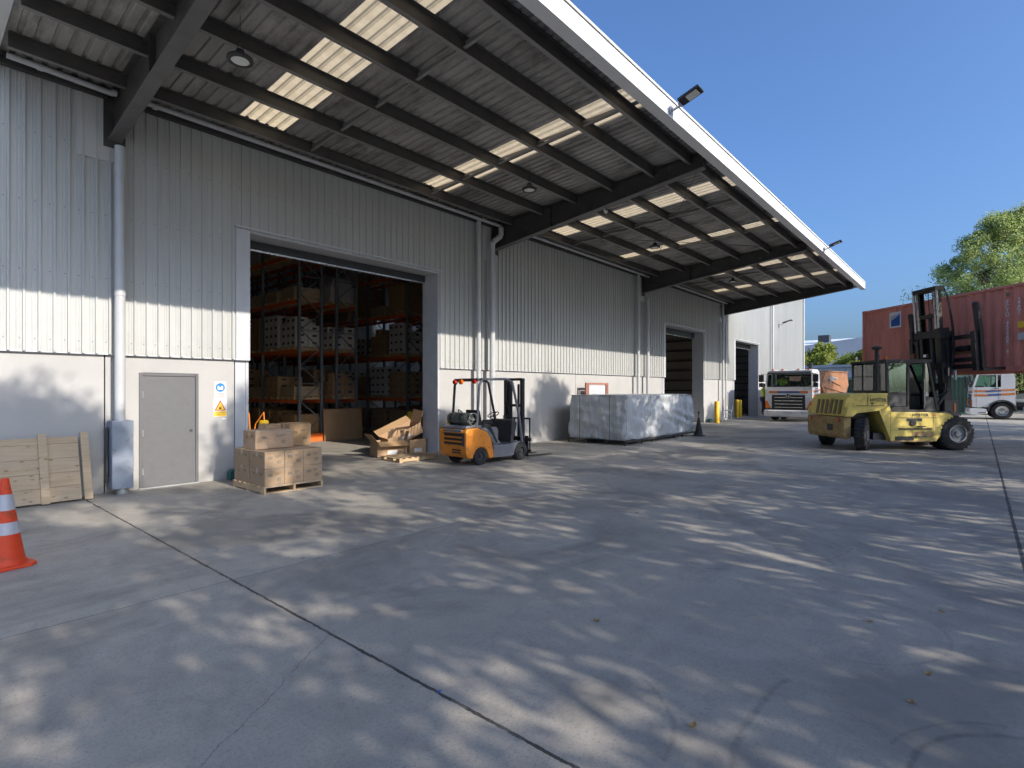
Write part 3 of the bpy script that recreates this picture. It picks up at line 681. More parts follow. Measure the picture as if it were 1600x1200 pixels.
# stacked cartons on pallet, foreground
PX0,PX1,PY0,PY1=4.24,5.34,9.26,10.52
pl=thing('pallet','wooden pallet under the wrapped brown cartons','pallet',((PX0+PX1)/2,(PY0+PY1)/2,0),R(90))
pallet_parts(pl,PY1-PY0,PX1-PX0,.13)
G='brown cartons stacked on the pallet by the first door'
ns=['left','middle','right']; rw=['front','back']; tr=['bottom','upper']
for k in range(2):
    for j in range(2):
        for i in range(3):
            lx=(1.07)/3; x=PX0+.02+lx*(i+.5)
            if not (j==1 and i>0):
                lab='brown carton, %s of the front row, %s layer of the pallet'%(ns[i],tr[k]) if j==0 else 'brown carton behind the left front one, %s layer of the pallet'%tr[k]
                carton('carton',lx-.008,.60,.295,M['carton'],lab,(x,PY0+.32+.62*j,.13+.298*k),R(rnd.uniform(-.6,.6)),G)
            else:
                lab='brown carton, back row behind the %s front one, %s layer'%(ns[i],tr[k])
                carton('carton',lx-.008,.60,.295,M['carton'],lab,(x,PY0+.32+.62*j,.13+.298*k),0,G,0)
carton('carton',.72,.46,.33,M['carton2'],'long wrapped carton lying on top at the left of the pallet stack',(4.66,9.98,.73),R(2),G)
carton('carton',.42,.50,.42,M['carton'],'tall carton on top at the right rear of the pallet stack',(5.25,10.15,.73),R(-3),G)
carton('carton',.40,.34,.40,M['carton2'],'carton on top at the back, seen between the two others',(4.96,10.47,.73),0,G,0)
w=MB(); e=.008
w.box(PX0+.02-e,PX0+1.09+e,PY0-e,PY0+1.25+e,.10,.735)
w.prism([(4.28,.735),(5.02,.735),(5.0,1.075),(4.32,1.075)],9.72,10.24,'y')
tag(w.build('stretch_wrap',M['wrap'],bevel=.02),'clear shiny stretch wrap around the pallet stack of cartons','plastic wrap')
# green bait boxes
def bait(x,y,rz,label):
    t=thing('bait_station',label,'bait box',(x,y,0),rz,'dark green plastic boxes along the wall foot')
    b=MB(); b.prism([(-.15,0),(.15,0),(.15,.16),(.10,.20),(-.10,.20),(-.15,.16)],-.09,.09,'y'); b.build('housing',M['green'],t,bevel=.012)
    b=MB(); b.box(-.10,.10,-.095,-.091,.03,.035); b.box(-.10,.10,-.095,-.091,.12,.13); b.cyl((.0,-.091,.08),(0,-.10,.08),.02); b.build('lock_plate',M['dgreen'],t)
bait(4.63,11.33,0,'dark green box at the wall foot left of the pallet stack')
bait(10.55,11.25,R(20),'dark green box at the door jamb behind the orange forklift')
bait(29.9,11.3,0,'dark green box at the jamb of the middle door')
# bollards
def boll(x,y,h,label,r=.11):
    b=MB(); b.lathe([(r+.03,0),(r+.03,.012),(r,.013),(r,h-.03),(r-.015,h-.008),(r-.04,h),(.001,h+.003)],(0,0,0),'z',24)
    o=b.build('bollard',M['yellow']); o.location=(x,y,0); tag(o,label,'bollard','yellow bollards at the loading doors')
boll(6.04,13.2,1.06,'yellow bollard just inside the first door, behind the pallet stack')
boll(11.15,13.95,1.10,'yellow bollard inside the first door behind the crushed cartons')
boll(10.28,11.1,1.12,'yellow bollard against the wall behind the orange forklift')
boll(29.45,10.75,1.18,'yellow bollard outside the middle door beside the plastic chair',.13)
boll(36.3,11.95,1.15,'left of the two yellow bollards in the farthest door',.13)
boll(37.0,12.0,1.12,'right of the two yellow bollards in the farthest door',.13)
# crushed cartons by the door
def opencarton(loc,rx,ry,rz,lx,ly,lz,label,flaps):
    t=thing('open_carton',label,'box',loc,0,'flattened and opened cartons by the first door')
    t.rotation_euler=(rx,ry,rz)
    th=.006
    b=MB(); b.box(-lx/2,lx/2,-ly/2,ly/2,0,th); b.box(-lx/2,lx/2,-ly/2,-ly/2+th,th,lz); b.box(-lx/2,lx/2,ly/2-th,ly/2,th,lz)
    b.box(-lx/2,-lx/2+th,-ly/2+th,ly/2-th,th,lz); b.box(lx/2-th,lx/2,-ly/2+th,ly/2-th,th,lz); b.build('box_body',M['carton2'],t)
    for (ax,sg,a) in flaps:
        fl=ly*.45 if ax=='y' else lx*.3
        if ax=='y': Q=Matrix.Translation((0,sg*ly/2,lz))@Matrix.Rotation(R(a)*-sg,4,'X'); b=MB(Q); b.box(-lx/2,lx/2,-.003,.003,0,fl)
        else: Q=Matrix.Translation((sg*lx/2,0,lz))@Matrix.Rotation(R(a)*sg,4,'Y'); b=MB(Q); b.box(-.003,.003,-ly/2,ly/2,0,fl)
        b.build('flap',M['carton'],t)
    b=MB(); b.box(-.14,.14,-ly/2-.002,-ly/2-.0005,.05,.16); b.build('address_label',M['white'],t)
opencarton((8.95,12.15,0.02),0,0,R(-12),.85,.5,.40,'open crushed carton with torn flaps at the first door',(('y',-1,120),('x',-1,40),('x',1,15)))
opencarton((9.5,12.25,.42),R(6),R(-22),R(-8),1.1,.5,.30,'long opened carton tipped up on top of the crushed ones',(('x',1,35),('y',1,60)))
opencarton((9.7,12.1,.02),0,0,R(4),.62,.52,.40,'open carton on its side under the tipped one, beside the jamb',(('x',1,100),))
p2=thing('pallet','bare low pallet lying flat beside the crushed cartons','pallet',(8.85,11.15,0),R(-3)); pallet_parts(p2,1.15,.85,.11)
b=MB(); b.box(-.55,.5,-.05,.05,0,.02); o=b.build('loose_plank',M['pallet']); o.location=(9.55,10.95,.112); o.rotation_euler=(0,0,R(14)); tag(o,'loose plank across the end of the bare pallet','plank')
# tarp covered crate
def tarpcrate():
    x0,x1,y0,y1,z0,z1=15.5,20.95,8.55,10.80,.16,1.62
    t=thing('covered_crate','long crate under a crinkled silver-grey tarpaulin on a steel frame','crate',((x0+x1)/2,(y0+y1)/2,0))
    hx,hy=(x1-x0)/2,(y1-y0)/2; r2=random.Random(3)
    # perimeter grid with folds
    N=150; per=[]
    lens=[2*hx,2*hy,2*hx,2*hy]; tot=sum(lens)
    RC=.10
    def pos(s):
        x,y,nx,ny=pos0(s)
        cx=math.copysign(max(0,abs(x)-(hx-RC)),x); cy=math.copysign(max(0,abs(y)-(hy-RC)),y)
        if cx and cy:
            L_=math.hypot(cx,cy); ux,uy=cx/L_,cy/L_; return (math.copysign(hx-RC,x)+ux*RC,math.copysign(hy-RC,y)+uy*RC,ux,uy)
        return (x,y,nx,ny)
    def pos0(s):
        s%=tot
        if s<lens[0]: return (-hx+s,-hy,0,-1)
        s-=lens[0]
        if s<lens[1]: return (hx,-hy+s,1,0)
        s-=lens[1]
        if s<lens[2]: return (hx-s,hy,0,1)
        s-=lens[2]; return (-hx,hy-s,-1,0)
    rows=34; vs=[]; fs=[]
    from mathutils import noise as mn
    N=420
    for j in range(rows+1):
        q=j/rows; z=z0+(z1-z0)*q
        for i in range(N):
            s=tot*i/N; x,y,nx,ny=pos(s)
            f=-.02+.055*mn.noise(Vector((s*2.6,z*.8,0)))+.028*mn.noise(Vector((s*7,z*2.0,5)))+.035*mn.noise(Vector((s*1.4+z*2.4,z*3.4,9)))+.012*mn.noise(Vector((s*13,z*7,2)))
            bulge=.02*math.sin(math.pi*min(1,q*1.05))
            if j==rows: f=f*.4-.01; bulge=0
            f*=1.7
            d=f+bulge-.02*(1 if q<.02 else 0)
            zz=z+ (0.02*mn.noise(Vector((s*1.3,0,3))) if j==0 else 0)
            vs.append((x+nx*d,y+ny*d,zz))
    for j in range(rows):
        for i in range(N): fs.append((j*N+i,j*N+(i+1)%N,(j+1)*N+(i+1)%N,(j+1)*N+i))
    b=MB(); b.add(vs,fs,0,True)
    # top sheet
    n1,n2=30,12; tv=[];tf=[]
    for a in range(n1+1):
        for c in range(n2+1):
            x=-hx+2*hx*a/n1; y=-hy+2*hy*c/n2; e=min(a,n1-a,c,n2-c); x*=.985; y*=.97
            tv.append((x*(1 if e else .998),y*(1 if e else .998),z1+(0.012+.02*mn.noise(Vector((x*1.5,y*1.5,0))) if e else -.012)))
    for a in range(n1):
        for c in range(n2): k=a*(n2+1)+c; tf.append((k,k+n2+1,k+n2+2,k+1))
    b.add(tv,tf,0,True); b.build('tarpaulin',M['tarp'],t,fix=False)
    b=MB()
    for x in (-hx+1.55,1.8):
        b.box(x-.006,x+.006,-hy-.066,-hy-.060,z0,z1+.0)
    for y in (-.55,.60): b.box(-hx-.066,-hx-.060,y-.008,y+.008,z0,z1)
    b.build('strap',M['dgreen'],t)
    b=MB()
    for y in (-hy+.02,-.4,.4,hy-.02): b.box(-hx-.03,hx+.15,y-.025,y+.025,.10,.15)
    for x in (-hx,-hx+1.1,0,hx-1.1,hx): b.box(x-.03,x+.03,-hy-.05,hy+.05,.151,.158)
    for x in (-hx,-hx+1.1,-.9,.9,hx-1.1,hx+.1):
        for y in (-hy+.02,-.4,.4,hy-.02): b.box(x-.02,x+.02,y-.02,y+.02,0,.0999)
    b.build('steel_skid',M['dgrey'],t)
tarpcrate()
# pink primed steel frame behind the crate
fp=thing('steel_stillage','rust-pink steel frame standing behind the covered crate','steel frame',(17.9,11.12,0))
M['pink']=MT('red_oxide_primer',(.33,.15,.11),.6,0,.15)
b=MB()
for x in (-.75,.75):
    b.box(x-.05,x+.05,-.03,.03,0,2.0); 
b.box(-.80,.80,-.03,.03,2.0,2.07); b.box(.60,.66,-.03,.03,0,2.0); b.box(-.66,-.60,-.03,.03,0,2.0); b.build('frame_tube',M['pink'],fp,bevel=.005)
b=MB(); b.box(-.58,.58,-.01,.01,.1,1.96); b.build('infill_panel',M['trim'],fp)
# plastic chair
def chair(loc,rz):
    t=thing('plastic_chair','white moulded plastic armchair beside the far bollard','chair',loc,rz)
    w=MB(); w.box(-.22,.22,-.21,.21,.42,.44); w.build('seat',M['white'],t,bevel=.01)
    w=MB()
    for k in range(5): w.bar((-.18+k*.09,.215,.44),(-.20+k*.10,.31,.84),.05,.012)
    w.bar((-.22,.31,.85),(.22,.31,.85),.03,.05); w.build('backrest',M['white'],t,bevel=.006)
    for sx in (-1,1):
        for sy in (-1,1): w=MB(); w.bar((sx*.21,sy*.20,.42),(sx*.26,sy*.26,0),.045,.045); w.build('leg',M['white'],t)
        w=MB(); w.tube([(sx*.25,-.2,.40),(sx*.27,-.22,.62),(sx*.27,.1,.65),(sx*.24,.27,.62)],.02,8); w.build('armrest',M['white'],t)
chair((31.0,10.75,0),R(200))
# fallen leaves & litter
def litter(i,x,y,s,col,label):
    b=MB(); pts=[]
    r3=random.Random(i)
    for k in range(7):
        a=2*math.pi*k/7; q=s*(.5+.5*r3.random()); pts.append((q*math.cos(a),q*.7*math.sin(a),.006+.012*r3.random()))
    b.add([(0,0,.004)]+pts,[(0,k+1,(k+1)%7+1) for k in range(7)]); o=b.build('fallen_leaf',M[col],fix=False); o.location=(x,y,0); o.rotation_euler=(0,0,i); tag(o,label,'leaf','dry leaves scattered on the concrete')
M['leafdry']=MT('dry_leaf',(.30,.20,.08),.8,0,.3)
M['litterblue']=MT('blue_scrap',(.03,.12,.5),.5,0,.1)
import math as _m
def gp(px,py):
    d=1.8*846/(py-609); u=(px-800)/846; return (.757*d+.653*u*d,.653*d-.757*u*d)
LV=[(1083,1135,.035,'curled dry leaf nearest the camera at the bottom of the picture'),(932,970,.04,'dry leaf on the concrete below the middle of the picture'),(1358,972,.035,'dry leaf right of centre on the shaded concrete'),(1425,1098,.035,'dry leaf at the edge of the big sun patch on the right'),(1472,957,.035,'dry leaf near the right-hand slab joint'),(1450,1054,.03,'small dry leaf in the sun patch on the right')]
for i,(px,py,s,l) in enumerate(LV):
    x,y=gp(px,py); litter(i,x,y,s,'leafdry',l)
x,y=gp(686,1081); b=MB(); b.prism([(-.014,-.004),(.014,-.006),(.013,.005),(-.01,.006)],.001,.006,'z'); o=b.build('litter_scrap',M['litterblue']); o.location=(x,y,0); tag(o,'tiny blue scrap lying on the slab joint','litter')
# ---------------- racking inside the first door ----------------
M['guardor']=MT('guard_orange',(.80,.16,.02),.45,0,.1,dirt=(.3,.1,.03),damt=.2)
LV_Z=[1.45,3.20,4.92,6.55]
def rack(x0,x1,label,bays=4,y0=17.65,bay=2.75):
    t=thing('pallet_rack',label,'rack',(x0,y0,0),0,'orange and grey pallet racks inside the warehouse'); w=x1-x0
    for k in range(bays+1):
        y=k*bay; b=MB()
        for x in (0,w-.09): b.box(x,x+.09,y,y+.07,0,8.2)
        z=.15;i=0
        while z<7.4:
            a=(.09,z),(w-.09,z+.62)
            if i%2: a=((w-.09),z),(.09,z+.62)
            b.bar((a[0][0],y+.035,a[0][1]),(a[1][0],y+.035,a[1][1]),.03,.03); 
            if i%3==0: b.bar((.09,y+.035,z),(w-.09,y+.035,z),.03,.03)
            z+=.62;i+=1
        b.build('upright_frame',M['rackb'],t)
    for z in LV_Z:
        for k in range(bays):
            for x in (0.01,w-.06):
                b=MB(); b.box(x,x+.05,k*bay+.075,(k+1)*bay-.005,z-.12,z); b.build('beam',M['racko'],t)
    b=MB(); b.box(-.05,w+.05,-.16,-.05,0,.28); b.box(-.05,.03,-.05,.35,0,.28); b.build('base_guard',M['guardor'],t,bevel=.01)
rack(9.27,10.19,'pallet rack nearest the left of the first door, its aisle side in view')
rack(10.70,11.60,'pallet rack standing back to back behind the first one')
rack(13.9,14.85,'pallet rack across the aisle at the right of the first door')
rack(15.4,16.3,'pallet rack back to back with the right-hand one',1)
M['wrapwhite']=MT('grey_white_wrap',(.45,.44,.42),.5,0,.15,2,.4,8)
M['cartonw']=MT('white_carton',(.60,.58,.55),.7,0,.08)
LD={'A':'stack of brown cartons','B':'white cartons with dark print','C':'grey-white wrapped bundle','D':'large dark-brown crate','E':'pale timber bundle'}
r5=random.Random(21)
def load(kind,x,y,z,rk,bn,lv,w=.9,hmax=1.25):
    t=thing({'A':'carton_load','B':'white_carton_load','C':'wrapped_load','D':'crate_load','E':'timber_load'}[kind],'%s %s, %s bay, %s, %s'%(LD[kind],lv,bn[0],bn[1],rk),'pallet load',(x,y,z),R(r5.uniform(-3,3)),'pallet loads on the racking')
    b=MB(); 
    for i in range(5): b.box(-.5+i*.225,-.42+i*.225,-.52,.52,.09,.11)
    for s in (-.5,-.02,.44): b.box(-.5,.5,s,s+.05,0,.089)
    b.build('pallet',M['pallet'],t)
    h=r5.uniform(.7,hmax)
    if kind in 'AB':
        m=M['cartonw'] if kind=='B' else r5.choice([M['carton'],M['carton2']])
        nz=3 if h<1 else 4; nx,ny=2,3; b=MB()
        for k in range(nz):
            for i in range(nx):
                for j in range(ny):
                    if k==nz-1 and r5.random()<.3: continue
                    sx,sy,sz=.96/nx,1.02/ny,h/nz
                    b.box(-.48+i*sx+.006,-.48+(i+1)*sx-.006,-.51+j*sy+.006,-.51+(j+1)*sy-.006,.112+k*sz+.002,.112+(k+1)*sz-.004)
        mm=1
        for k in range(nz):
            for j in range(ny):
                sy,sz=1.02/ny,h/nz; yy=-.51+(j+.5)*sy; zz=.112+(k+.5)*sz
                b.box(-.479,-.4735,yy-.08,yy+.06,zz-.05,zz+.04,1) if kind=='B' else b.box(-.478,-.4735,yy-.03,yy+.03,zz-.02,zz+.02,1)
            for i in range(nx):
                xx=-.48+(i+.5)*.48; b.box(xx-.08,xx+.08,-.509,-.5035,.112+(k+.4)*h/nz,.112+(k+.7)*h/nz,1)
        b.build('carton_stack',[m,M['ink']],t)
    elif kind=='C':
        b=MB(); from mathutils import noise as mn
        n=18; vs=[];fs=[]
        for j in range(9):
            q=j/8; rr=.52*(1-.35*max(0,q-.6)/.4); z_=.112+h*.8*q
            for i in range(n):
                a=2*math.pi*i/n; c,s_=math.cos(a),math.sin(a); k=1/max(abs(c),abs(s_)); k=1+(k-1)*.75
                f=rr*k*(1+.10*mn.noise(Vector((c*2+x,s_*2+y,q*3))))
                vs.append((f*c,f*s_,z_))
        for j in range(8):
            for i in range(n): fs.append((j*n+i,j*n+(i+1)%n,(j+1)*n+(i+1)%n,(j+1)*n+i))
        fs.append(tuple(range(8*n,9*n))); b.add(vs,fs,0,True); b.build('bundle',M['wrapwhite'],t)
    elif kind=='D':
        b=MB(); b.box(-.48,.48,-.52,.52,.112,.112+h); 
        for z_ in (.15,.112+h-.12): b.box(-.50,-.481,-.52,.52,z_,z_+.08); b.box(-.48,.48,-.54,-.521,z_,z_+.08)
        b.build('crate',M['carton'],t)
    else:
        b=MB()
        for k in range(6):
            for j in range(5): b.box(-.48,.48,-.5+j*.2+.004,-.5+(j+1)*.2-.006,.112+k*.06,.112+k*.06+.055)
        b.build('timber_bundle',M['timber'],t)
    return t
lvn=['on the first shelf','on the second shelf','on the third shelf','on the top shelf']
bnn=['first','second','third','fourth']
def fill(x,rk,kinds,bays=4,floor=True):
    for b_ in range(bays):
        for l in range(-1 if floor else 0,4):
            for s in (0,1):
                if r5.random()<.03: continue
                z=0.0 if l<0 else LV_Z[l]
                load(r5.choice(kinds[l+1]),x,17.65+b_*2.75+.72+1.30*s,z,rk,(bnn[b_],'near side' if s==0 else 'far side'),'on the floor' if l<0 else lvn[l],hmax=1.15 if l<0 else 1.3)
fill(9.74,'first rack',['AAD','AAE','BBA','CE','CAE'])
fill(11.16,'second rack',['AE','AA','BA','CC','CE'],1)
fill(14.4,'right-hand rack',['DA','AAB','DAB','ADE','CE'])
fill(15.9,'rearmost right rack',['DA','AA','DD','DD','CE'],1)
# aisle goods and sheet of board
b=MB(Matrix.Translation((10.08,17.36,0))@Matrix.Rotation(R(-5),4,'X')); b.box(0,1.55,0,.03,0,1.12); tag(b.build('cardboard_sheet',M['carton2']),'large brown board sheet leaning on the rack ends','board')
for i,(x,y,s,h) in enumerate(((9.95,18.2,.30,.75),(9.6,18.25,.34,.5))):
    carton('carton',s,.3,h,M['carton3'],['upright pale carton in front of the orange rack guard','low pale carton beside the upright one at the rack end'][i],(x,y,0),R(5),None,0)
st=thing('step_ladder','orange warehouse step frame inside the first door, behind the pallet','steps',(6.2,14.3,0),R(20)); st.scale=(.8,.8,.78)
M['stepor']=MT('step_orange',(.75,.22,.02),.5,0,.1)
for x in (-.3,.3):
    b=MB(); b.tube([(x,-.35,0),(x,-.30,.9),(x,-.25,1.55)],.02,8); b.tube([(x,.35,0),(x,.1,1.15),(x,-.25,1.55)],.02,8); b.build('side_rail',M['stepor'],st)
for k in range(4):
    b=MB(); b.box(-.3,.3,-.1+k*.0+(.3-k*.1)-.1,.0+(.3-k*.1),.22+k*.25,.245+k*.25); b.build('tread',M['dgrey'],st)
# ---------------- people ----------------
def person(name,label,loc,rz,pose,vest=True,group=None,scale=1.0,parent=None):
    """pose: dict joint->(x,y,z), facing +x, left = +y"""
    t=thing(name,label,'person',loc,rz,group)
    J={'pel':(0,0,.95),'spine':(0,0,1.15),'chest':(.0,0,1.36),'neck':(.01,0,1.52),'head0':(.03,0,1.60),'head1':(.035,0,1.69),'head2':(.02,0,1.775),'chin':(.075,0,1.60),'nose':(.125,0,1.665),
       'shl':(0,.17,1.44),'shr':(0,-.17,1.44),'ell':(-.02,.24,1.17),'elr':(-.02,-.24,1.17),'wrl':(.06,.25,.93),'wrr':(.06,-.25,.93),
       'hil':(0,.10,.90),'hir':(0,-.10,.90),'knl':(.02,.11,.50),'knr':(.02,-.11,.50),'anl':(-.01,.12,.09),'anr':(-.01,-.12,.09),'tol':(.17,.14,.035),'tor':(.17,-.14,.035)}
    J.update(pose)
    rad={'pel':.125,'spine':.12,'chest':.135,'neck':.055,'head0':.075,'head1':.088,'head2':.055,'chin':.04,'nose':.012,'shl':.062,'shr':.062,'ell':.043,'elr':.043,'wrl':.028,'wrr':.028,'hil':.088,'hir':.088,'knl':.058,'knr':.058,'anl':.04,'anr':.04,'tol':.035,'tor':.035}
    E=[('pel','spine'),('spine','chest'),('chest','neck'),('neck','head0'),('head0','head1'),('head1','head2'),('head1','nose'),('head0','chin'),('chest','shl'),('chest','shr'),('shl','ell'),('shr','elr'),('ell','wrl'),('elr','wrr'),('pel','hil'),('pel','hir'),('hil','knl'),('hir','knr'),('knl','anl'),('knr','anr'),('anl','tol'),('anr','tor')]
    def skin(nm,names,edges,rr,mat,extra=None,par=None,sub=1):
        vs=[Vector(J[n]) for n in names]; ix={n:i for i,n in enumerate(names)}; es=[(ix[a],ix[b]) for a,b in edges]; rs=[rr[n] for n in names]
        if extra:
            for root,chain in extra:
                p=ix[root]
                for q,r_ in chain: vs.append(Vector(q)); rs.append(r_); es.append((p,len(vs)-1)); p=len(vs)-1
        me=bpy.data.meshes.new(nm); me.from_pydata([tuple(v) for v in vs],es,[]); me.materials.append(mat)
        o=bpy.data.objects.new(nm,me); COL.objects.link(o); o.parent=t
        sk=o.modifiers.new('skin','SKIN'); sk.use_smooth_shade=True
        for i,r_ in enumerate(rs): me.skin_vertices[0].data[i].radius=(r_,r_)
        me.skin_vertices[0].data[0].use_root=True
        sb=o.modifiers.new('sub','SUBSURF'); sb.levels=sub; sb.render_levels=sub
        return o
    ex=[]
    for s,w,e in (('l','wrl','ell'),('r','wrr','elr')):
        W_=Vector(J[w]); d=(W_-Vector(J[e])).normalized(); side=Vector((1,0,0)); side=(side-d*side.dot(d)).normalized()
        palm=W_+d*.08
        ex.append((w,[(palm,.03)]))
        for k,(o_,L) in enumerate(((-.03,.06),(-.01,.075),(.01,.07),(.03,.055))):
            a=palm+side*o_+d*.02; ex.append((w,[(W_+d*.05+side*o_,.012),(a+d*L*.5,.009),(a+d*L+Vector((0,0,-.008)),.007)]))
        ex.append((w,[(W_+d*.03+side*.035,.012),(W_+d*.07+side*.055,.009)]))
    skin('body',list(rad),E,rad,M['skin'],ex)
    lg=['pel','hil','hir','knl','knr','anl','anr']; r2={k:rad[k]+.018 for k in rad}
    skin('trousers',lg,[('pel','hil'),('pel','hir'),('hil','knl'),('hir','knr'),('knl','anl'),('knr','anr')],r2,M['navy'])
    tp=['chest','spine','pel','shl','shr','ell','elr']
    skin('hi_vis_top' if vest else 'shirt',tp,[('chest','spine'),('spine','pel'),('chest','shl'),('chest','shr'),('shl','ell'),('shr','elr')],{k:r2[k]+.006 for k in tp},M['lime'] if vest else M['navy'])
    for s in 'lr':
        a=Vector(J['an'+s]); b=Vector(J['to'+s]); bt=MB(); bt.bar(a+Vector((-.05,0,-.045)),b+Vector((.03,0,-.0)),.10,.085); bt.build('boot',M['black'],t,bevel=.02)
    h=Vector(J['head1']); b=MB(); b.lathe([(.001,.125),(.05,.115),(.085,.075),(.10,.03),(.102,-.01),(.094,-.045)],tuple(h+Vector((-.012,0,.0))),'z',16); b.build('hair',M['hair'],t)
    b=MB()
    for s in (-1,1): b.cyl(h+Vector((.082,s*.032,0)),h+Vector((.092,s*.032,0)),.010,n=8)
    b.box(h.x+.07,h.x+.088,-.022+h.y,.022+h.y,h.z-.075,h.z-.066); b.build('facial_feature',M['hair'],t)
    return t
SIT={'pel':(0,0,.50),'spine':(-.03,0,.72),'chest':(-.04,0,.92),'neck':(-.02,0,1.08),'head0':(0,0,1.16),'head1':(.005,0,1.25),'head2':(-.01,0,1.335),'chin':(.05,0,1.16),'nose':(.10,0,1.225),'shl':(-.03,.18,1.0),'shr':(-.03,-.18,1.0),'ell':(.10,.24,.78),'elr':(.10,-.24,.78),'wrl':(.34,.14,.84),'wrr':(.34,-.14,.84),'hil':(.02,.1,.48),'hir':(.02,-.1,.48),'knl':(.44,.13,.50),'knr':(.44,-.13,.50),'anl':(.50,.13,.10),'anr':(.50,-.13,.10),'tol':(.66,.13,.04),'tor':(.66,-.13,.04)}
# ---------------- wheel ----------------
def wheel(t,c,r,w,rimr,side=-1,rimmat=None,steer=0,tread=0,name='wheel'):
    """axis along local y; side = outer side"""
    c=Vector(c); Q=Matrix.Translation(c)@Matrix.Rotation(steer,4,'Z')
    b=MB(Q); s=side
    b.lathe([(rimr,-w/2),(r*.90,-w/2),(r*.97,-w*.42),(r,-w*.30),(r,w*.30),(r*.97,w*.42),(r*.90,w/2),(rimr,w/2)],(0,0,0),'y',32)
    if tread:
        n=26
        for i in range(n):
            a=2*math.pi*i/n; 
            for yy,da in ((-w*.25,0),(w*.25,math.pi/n)):
                x,z=(r+.004)*math.cos(a+da),(r+.004)*math.sin(a+da); 
                b.bar((x*.985,yy-w*.17,z*.985),(x*.985,yy+w*.17,z*.985),.045,.04,up=(x,0,z))
    o=b.build('wheel',M['rubber'],t)
    b=MB(Q); k=s*w/2
    b.lathe([(rimr,k*.98),(rimr*1.02,k*1.04),(rimr*.93,k*1.02),(rimr*.88,k*.55),(rimr*.55,k*.45),(rimr*.5,k*.62),(rimr*.30,k*.66),(rimr*.28,k*1.0),(.001,k*1.02)],(0,0,0),'y',28)
    for i in range(8):
        a=2*math.pi*i/8; x,z=rimr*.42*math.cos(a),rimr*.42*math.sin(a); b.cyl((x,k*.6,z),(x,k*.78,z),.014,n=6)
    b.build('rim',rimmat or M['galv'],o); return o
# ---------------- small orange forklift ----------------
ft=thing('forklift','small orange and grey gas forklift parked by the wall, forks on the ground','forklift',(9.32,9.48,0),R(-3))
W2=.50
b=MB()   # orange counterweight with louvred back
side=[(-.42,.20),(-.47,.30),(-.48,.80),(-.44,.88),(-.10,.90),(.20,.78),(.34,.60),(.42,.30),(.42,.14),(.26,.14),(.235,.24),(.17,.36),(.07,.42),(-.06,.42),(-.17,.36),(-.24,.24),(-.26,.17)]
b.prism(side,-W2,W2,'y'); cw=b.build('counterweight',M['fo'],ft,bevel=.03)
b=MB()
for z in (.60,.70,.50): b.box(-.486,-.47,-.36,.30,z,z+.055)
for z in (.30,.36): b.box(-.488,-.47,-.30,.0,z,z+.03)
b.build('louvre',M['black'],cw)
b=MB(); b.box(-.482,-.40,-.34,.34,.79,.86); b.prism([(-.46,.885),(-.10,.905),(.20,.79),(.34,.62),(.46,.47),(.5,.47),(.38,.70),(.24,.86),(.05,.95),(-.42,.95)],-W2*.92,W2*.92,'y'); b.build('hood',M['fgrey'],ft,bevel=.02)
b=MB(); b.prism([(.43,.14),(.43,.46),(.62,.44),(1.10,.44),(1.28,.47),(1.50,.47),(1.50,.36),(1.22,.34),(1.16,.24),(1.14,.14)],-W2+.01,W2-.01,'y'); b.build('side_frame',M['fgrey'],ft,bevel=.02)
b=MB(); b.prism([(.50,.44),(.46,.62),(.24,.86),(.26,.88),(.62,.88),(.68,.80),(.68,.56),(.78,.47),(1.1,.45)],-W2*.78,W2*.78,'y'); b.build('seat_pedestal',M['fgrey'],ft,bevel=.02)
b=MB(); b.prism([(1.12,.46),(1.20,.46),(1.36,.95),(1.22,1.05),(1.16,1.02)],-W2*.8,W2*.8,'y'); b.build('dashboard',M['dgrey'],ft,bevel=.02)
b=MB(); b.box(.70,1.15,-W2*.85,W2*.85,.445,.47); b.build('floor_mat',M['dgrey'],ft)
b=MB(); b.prism([(.24,.90),(.66,.93),(.68,1.0),(.30,.99),(.22,1.30),(.12,1.31),(.16,.95)],-.22,.22,'y'); b.build('seat',M['black'],ft,bevel=.03)
b=MB(); Q=Matrix.Translation((.98,0.1,1.16))@Matrix.Rotation(R(-25),4,'Y')
b=MB(Q); n=20; P=[(0.15*math.cos(2*math.pi*i/n),.15*math.sin(2*math.pi*i/n),0) for i in range(n+1)]; b.tube(P,.013,6); b.cyl((0,0,-.3),(0,0,0),.02); b.bar((-.14,0,0),(.14,0,0),.02,.012); b.build('steering_wheel',M['black'],ft)
# overhead guard
for s in (-1,1):
    b=MB(); y=s*(W2-.05)
    b.tube([(-.10,y,.90),(-.02,y,1.92),(.10,y*.98,2.05),(.9,y*.98,2.07),(1.12,y*.98,2.0),(1.38,y,1.10),(1.48,y,.47)],.032,8); b.build('guard_post',M['fgrey'] if s<0 else M['black'],ft)
b=MB(); b.box(-.06,.02,-.43,.43,2.0,2.07)
for k in range(9): b.box(.15+k*.1,.175+k*.1,-.43,.43,2.055,2.08)
b.build('guard_roof',M['dgrey'],ft)
for y,m in ((-.36,'redlens'),(.36,'redlens'),(.12,'amber')):
    b=MB(); b.cyl((-.075,y,1.99),(-.13,y,1.99),.05 if m=='redlens' else .06,n=14); b.build('rear_lamp',M[m],ft)
b=MB(); Y0=.40
b.lathe([(.001,-.42),(.10,-.41),(.145,-.36),(.15,-.30),(.15,.22),(.145,.30),(.10,.34),(.001,.35)],(-.22,.03,1.10),'y',24); gc=b.build('gas_cylinder',MT('gas_cylinder_grey',(.10,.11,.09),.45,.1,.15,dirt=(.25,.25,.22),damt=.4),ft)
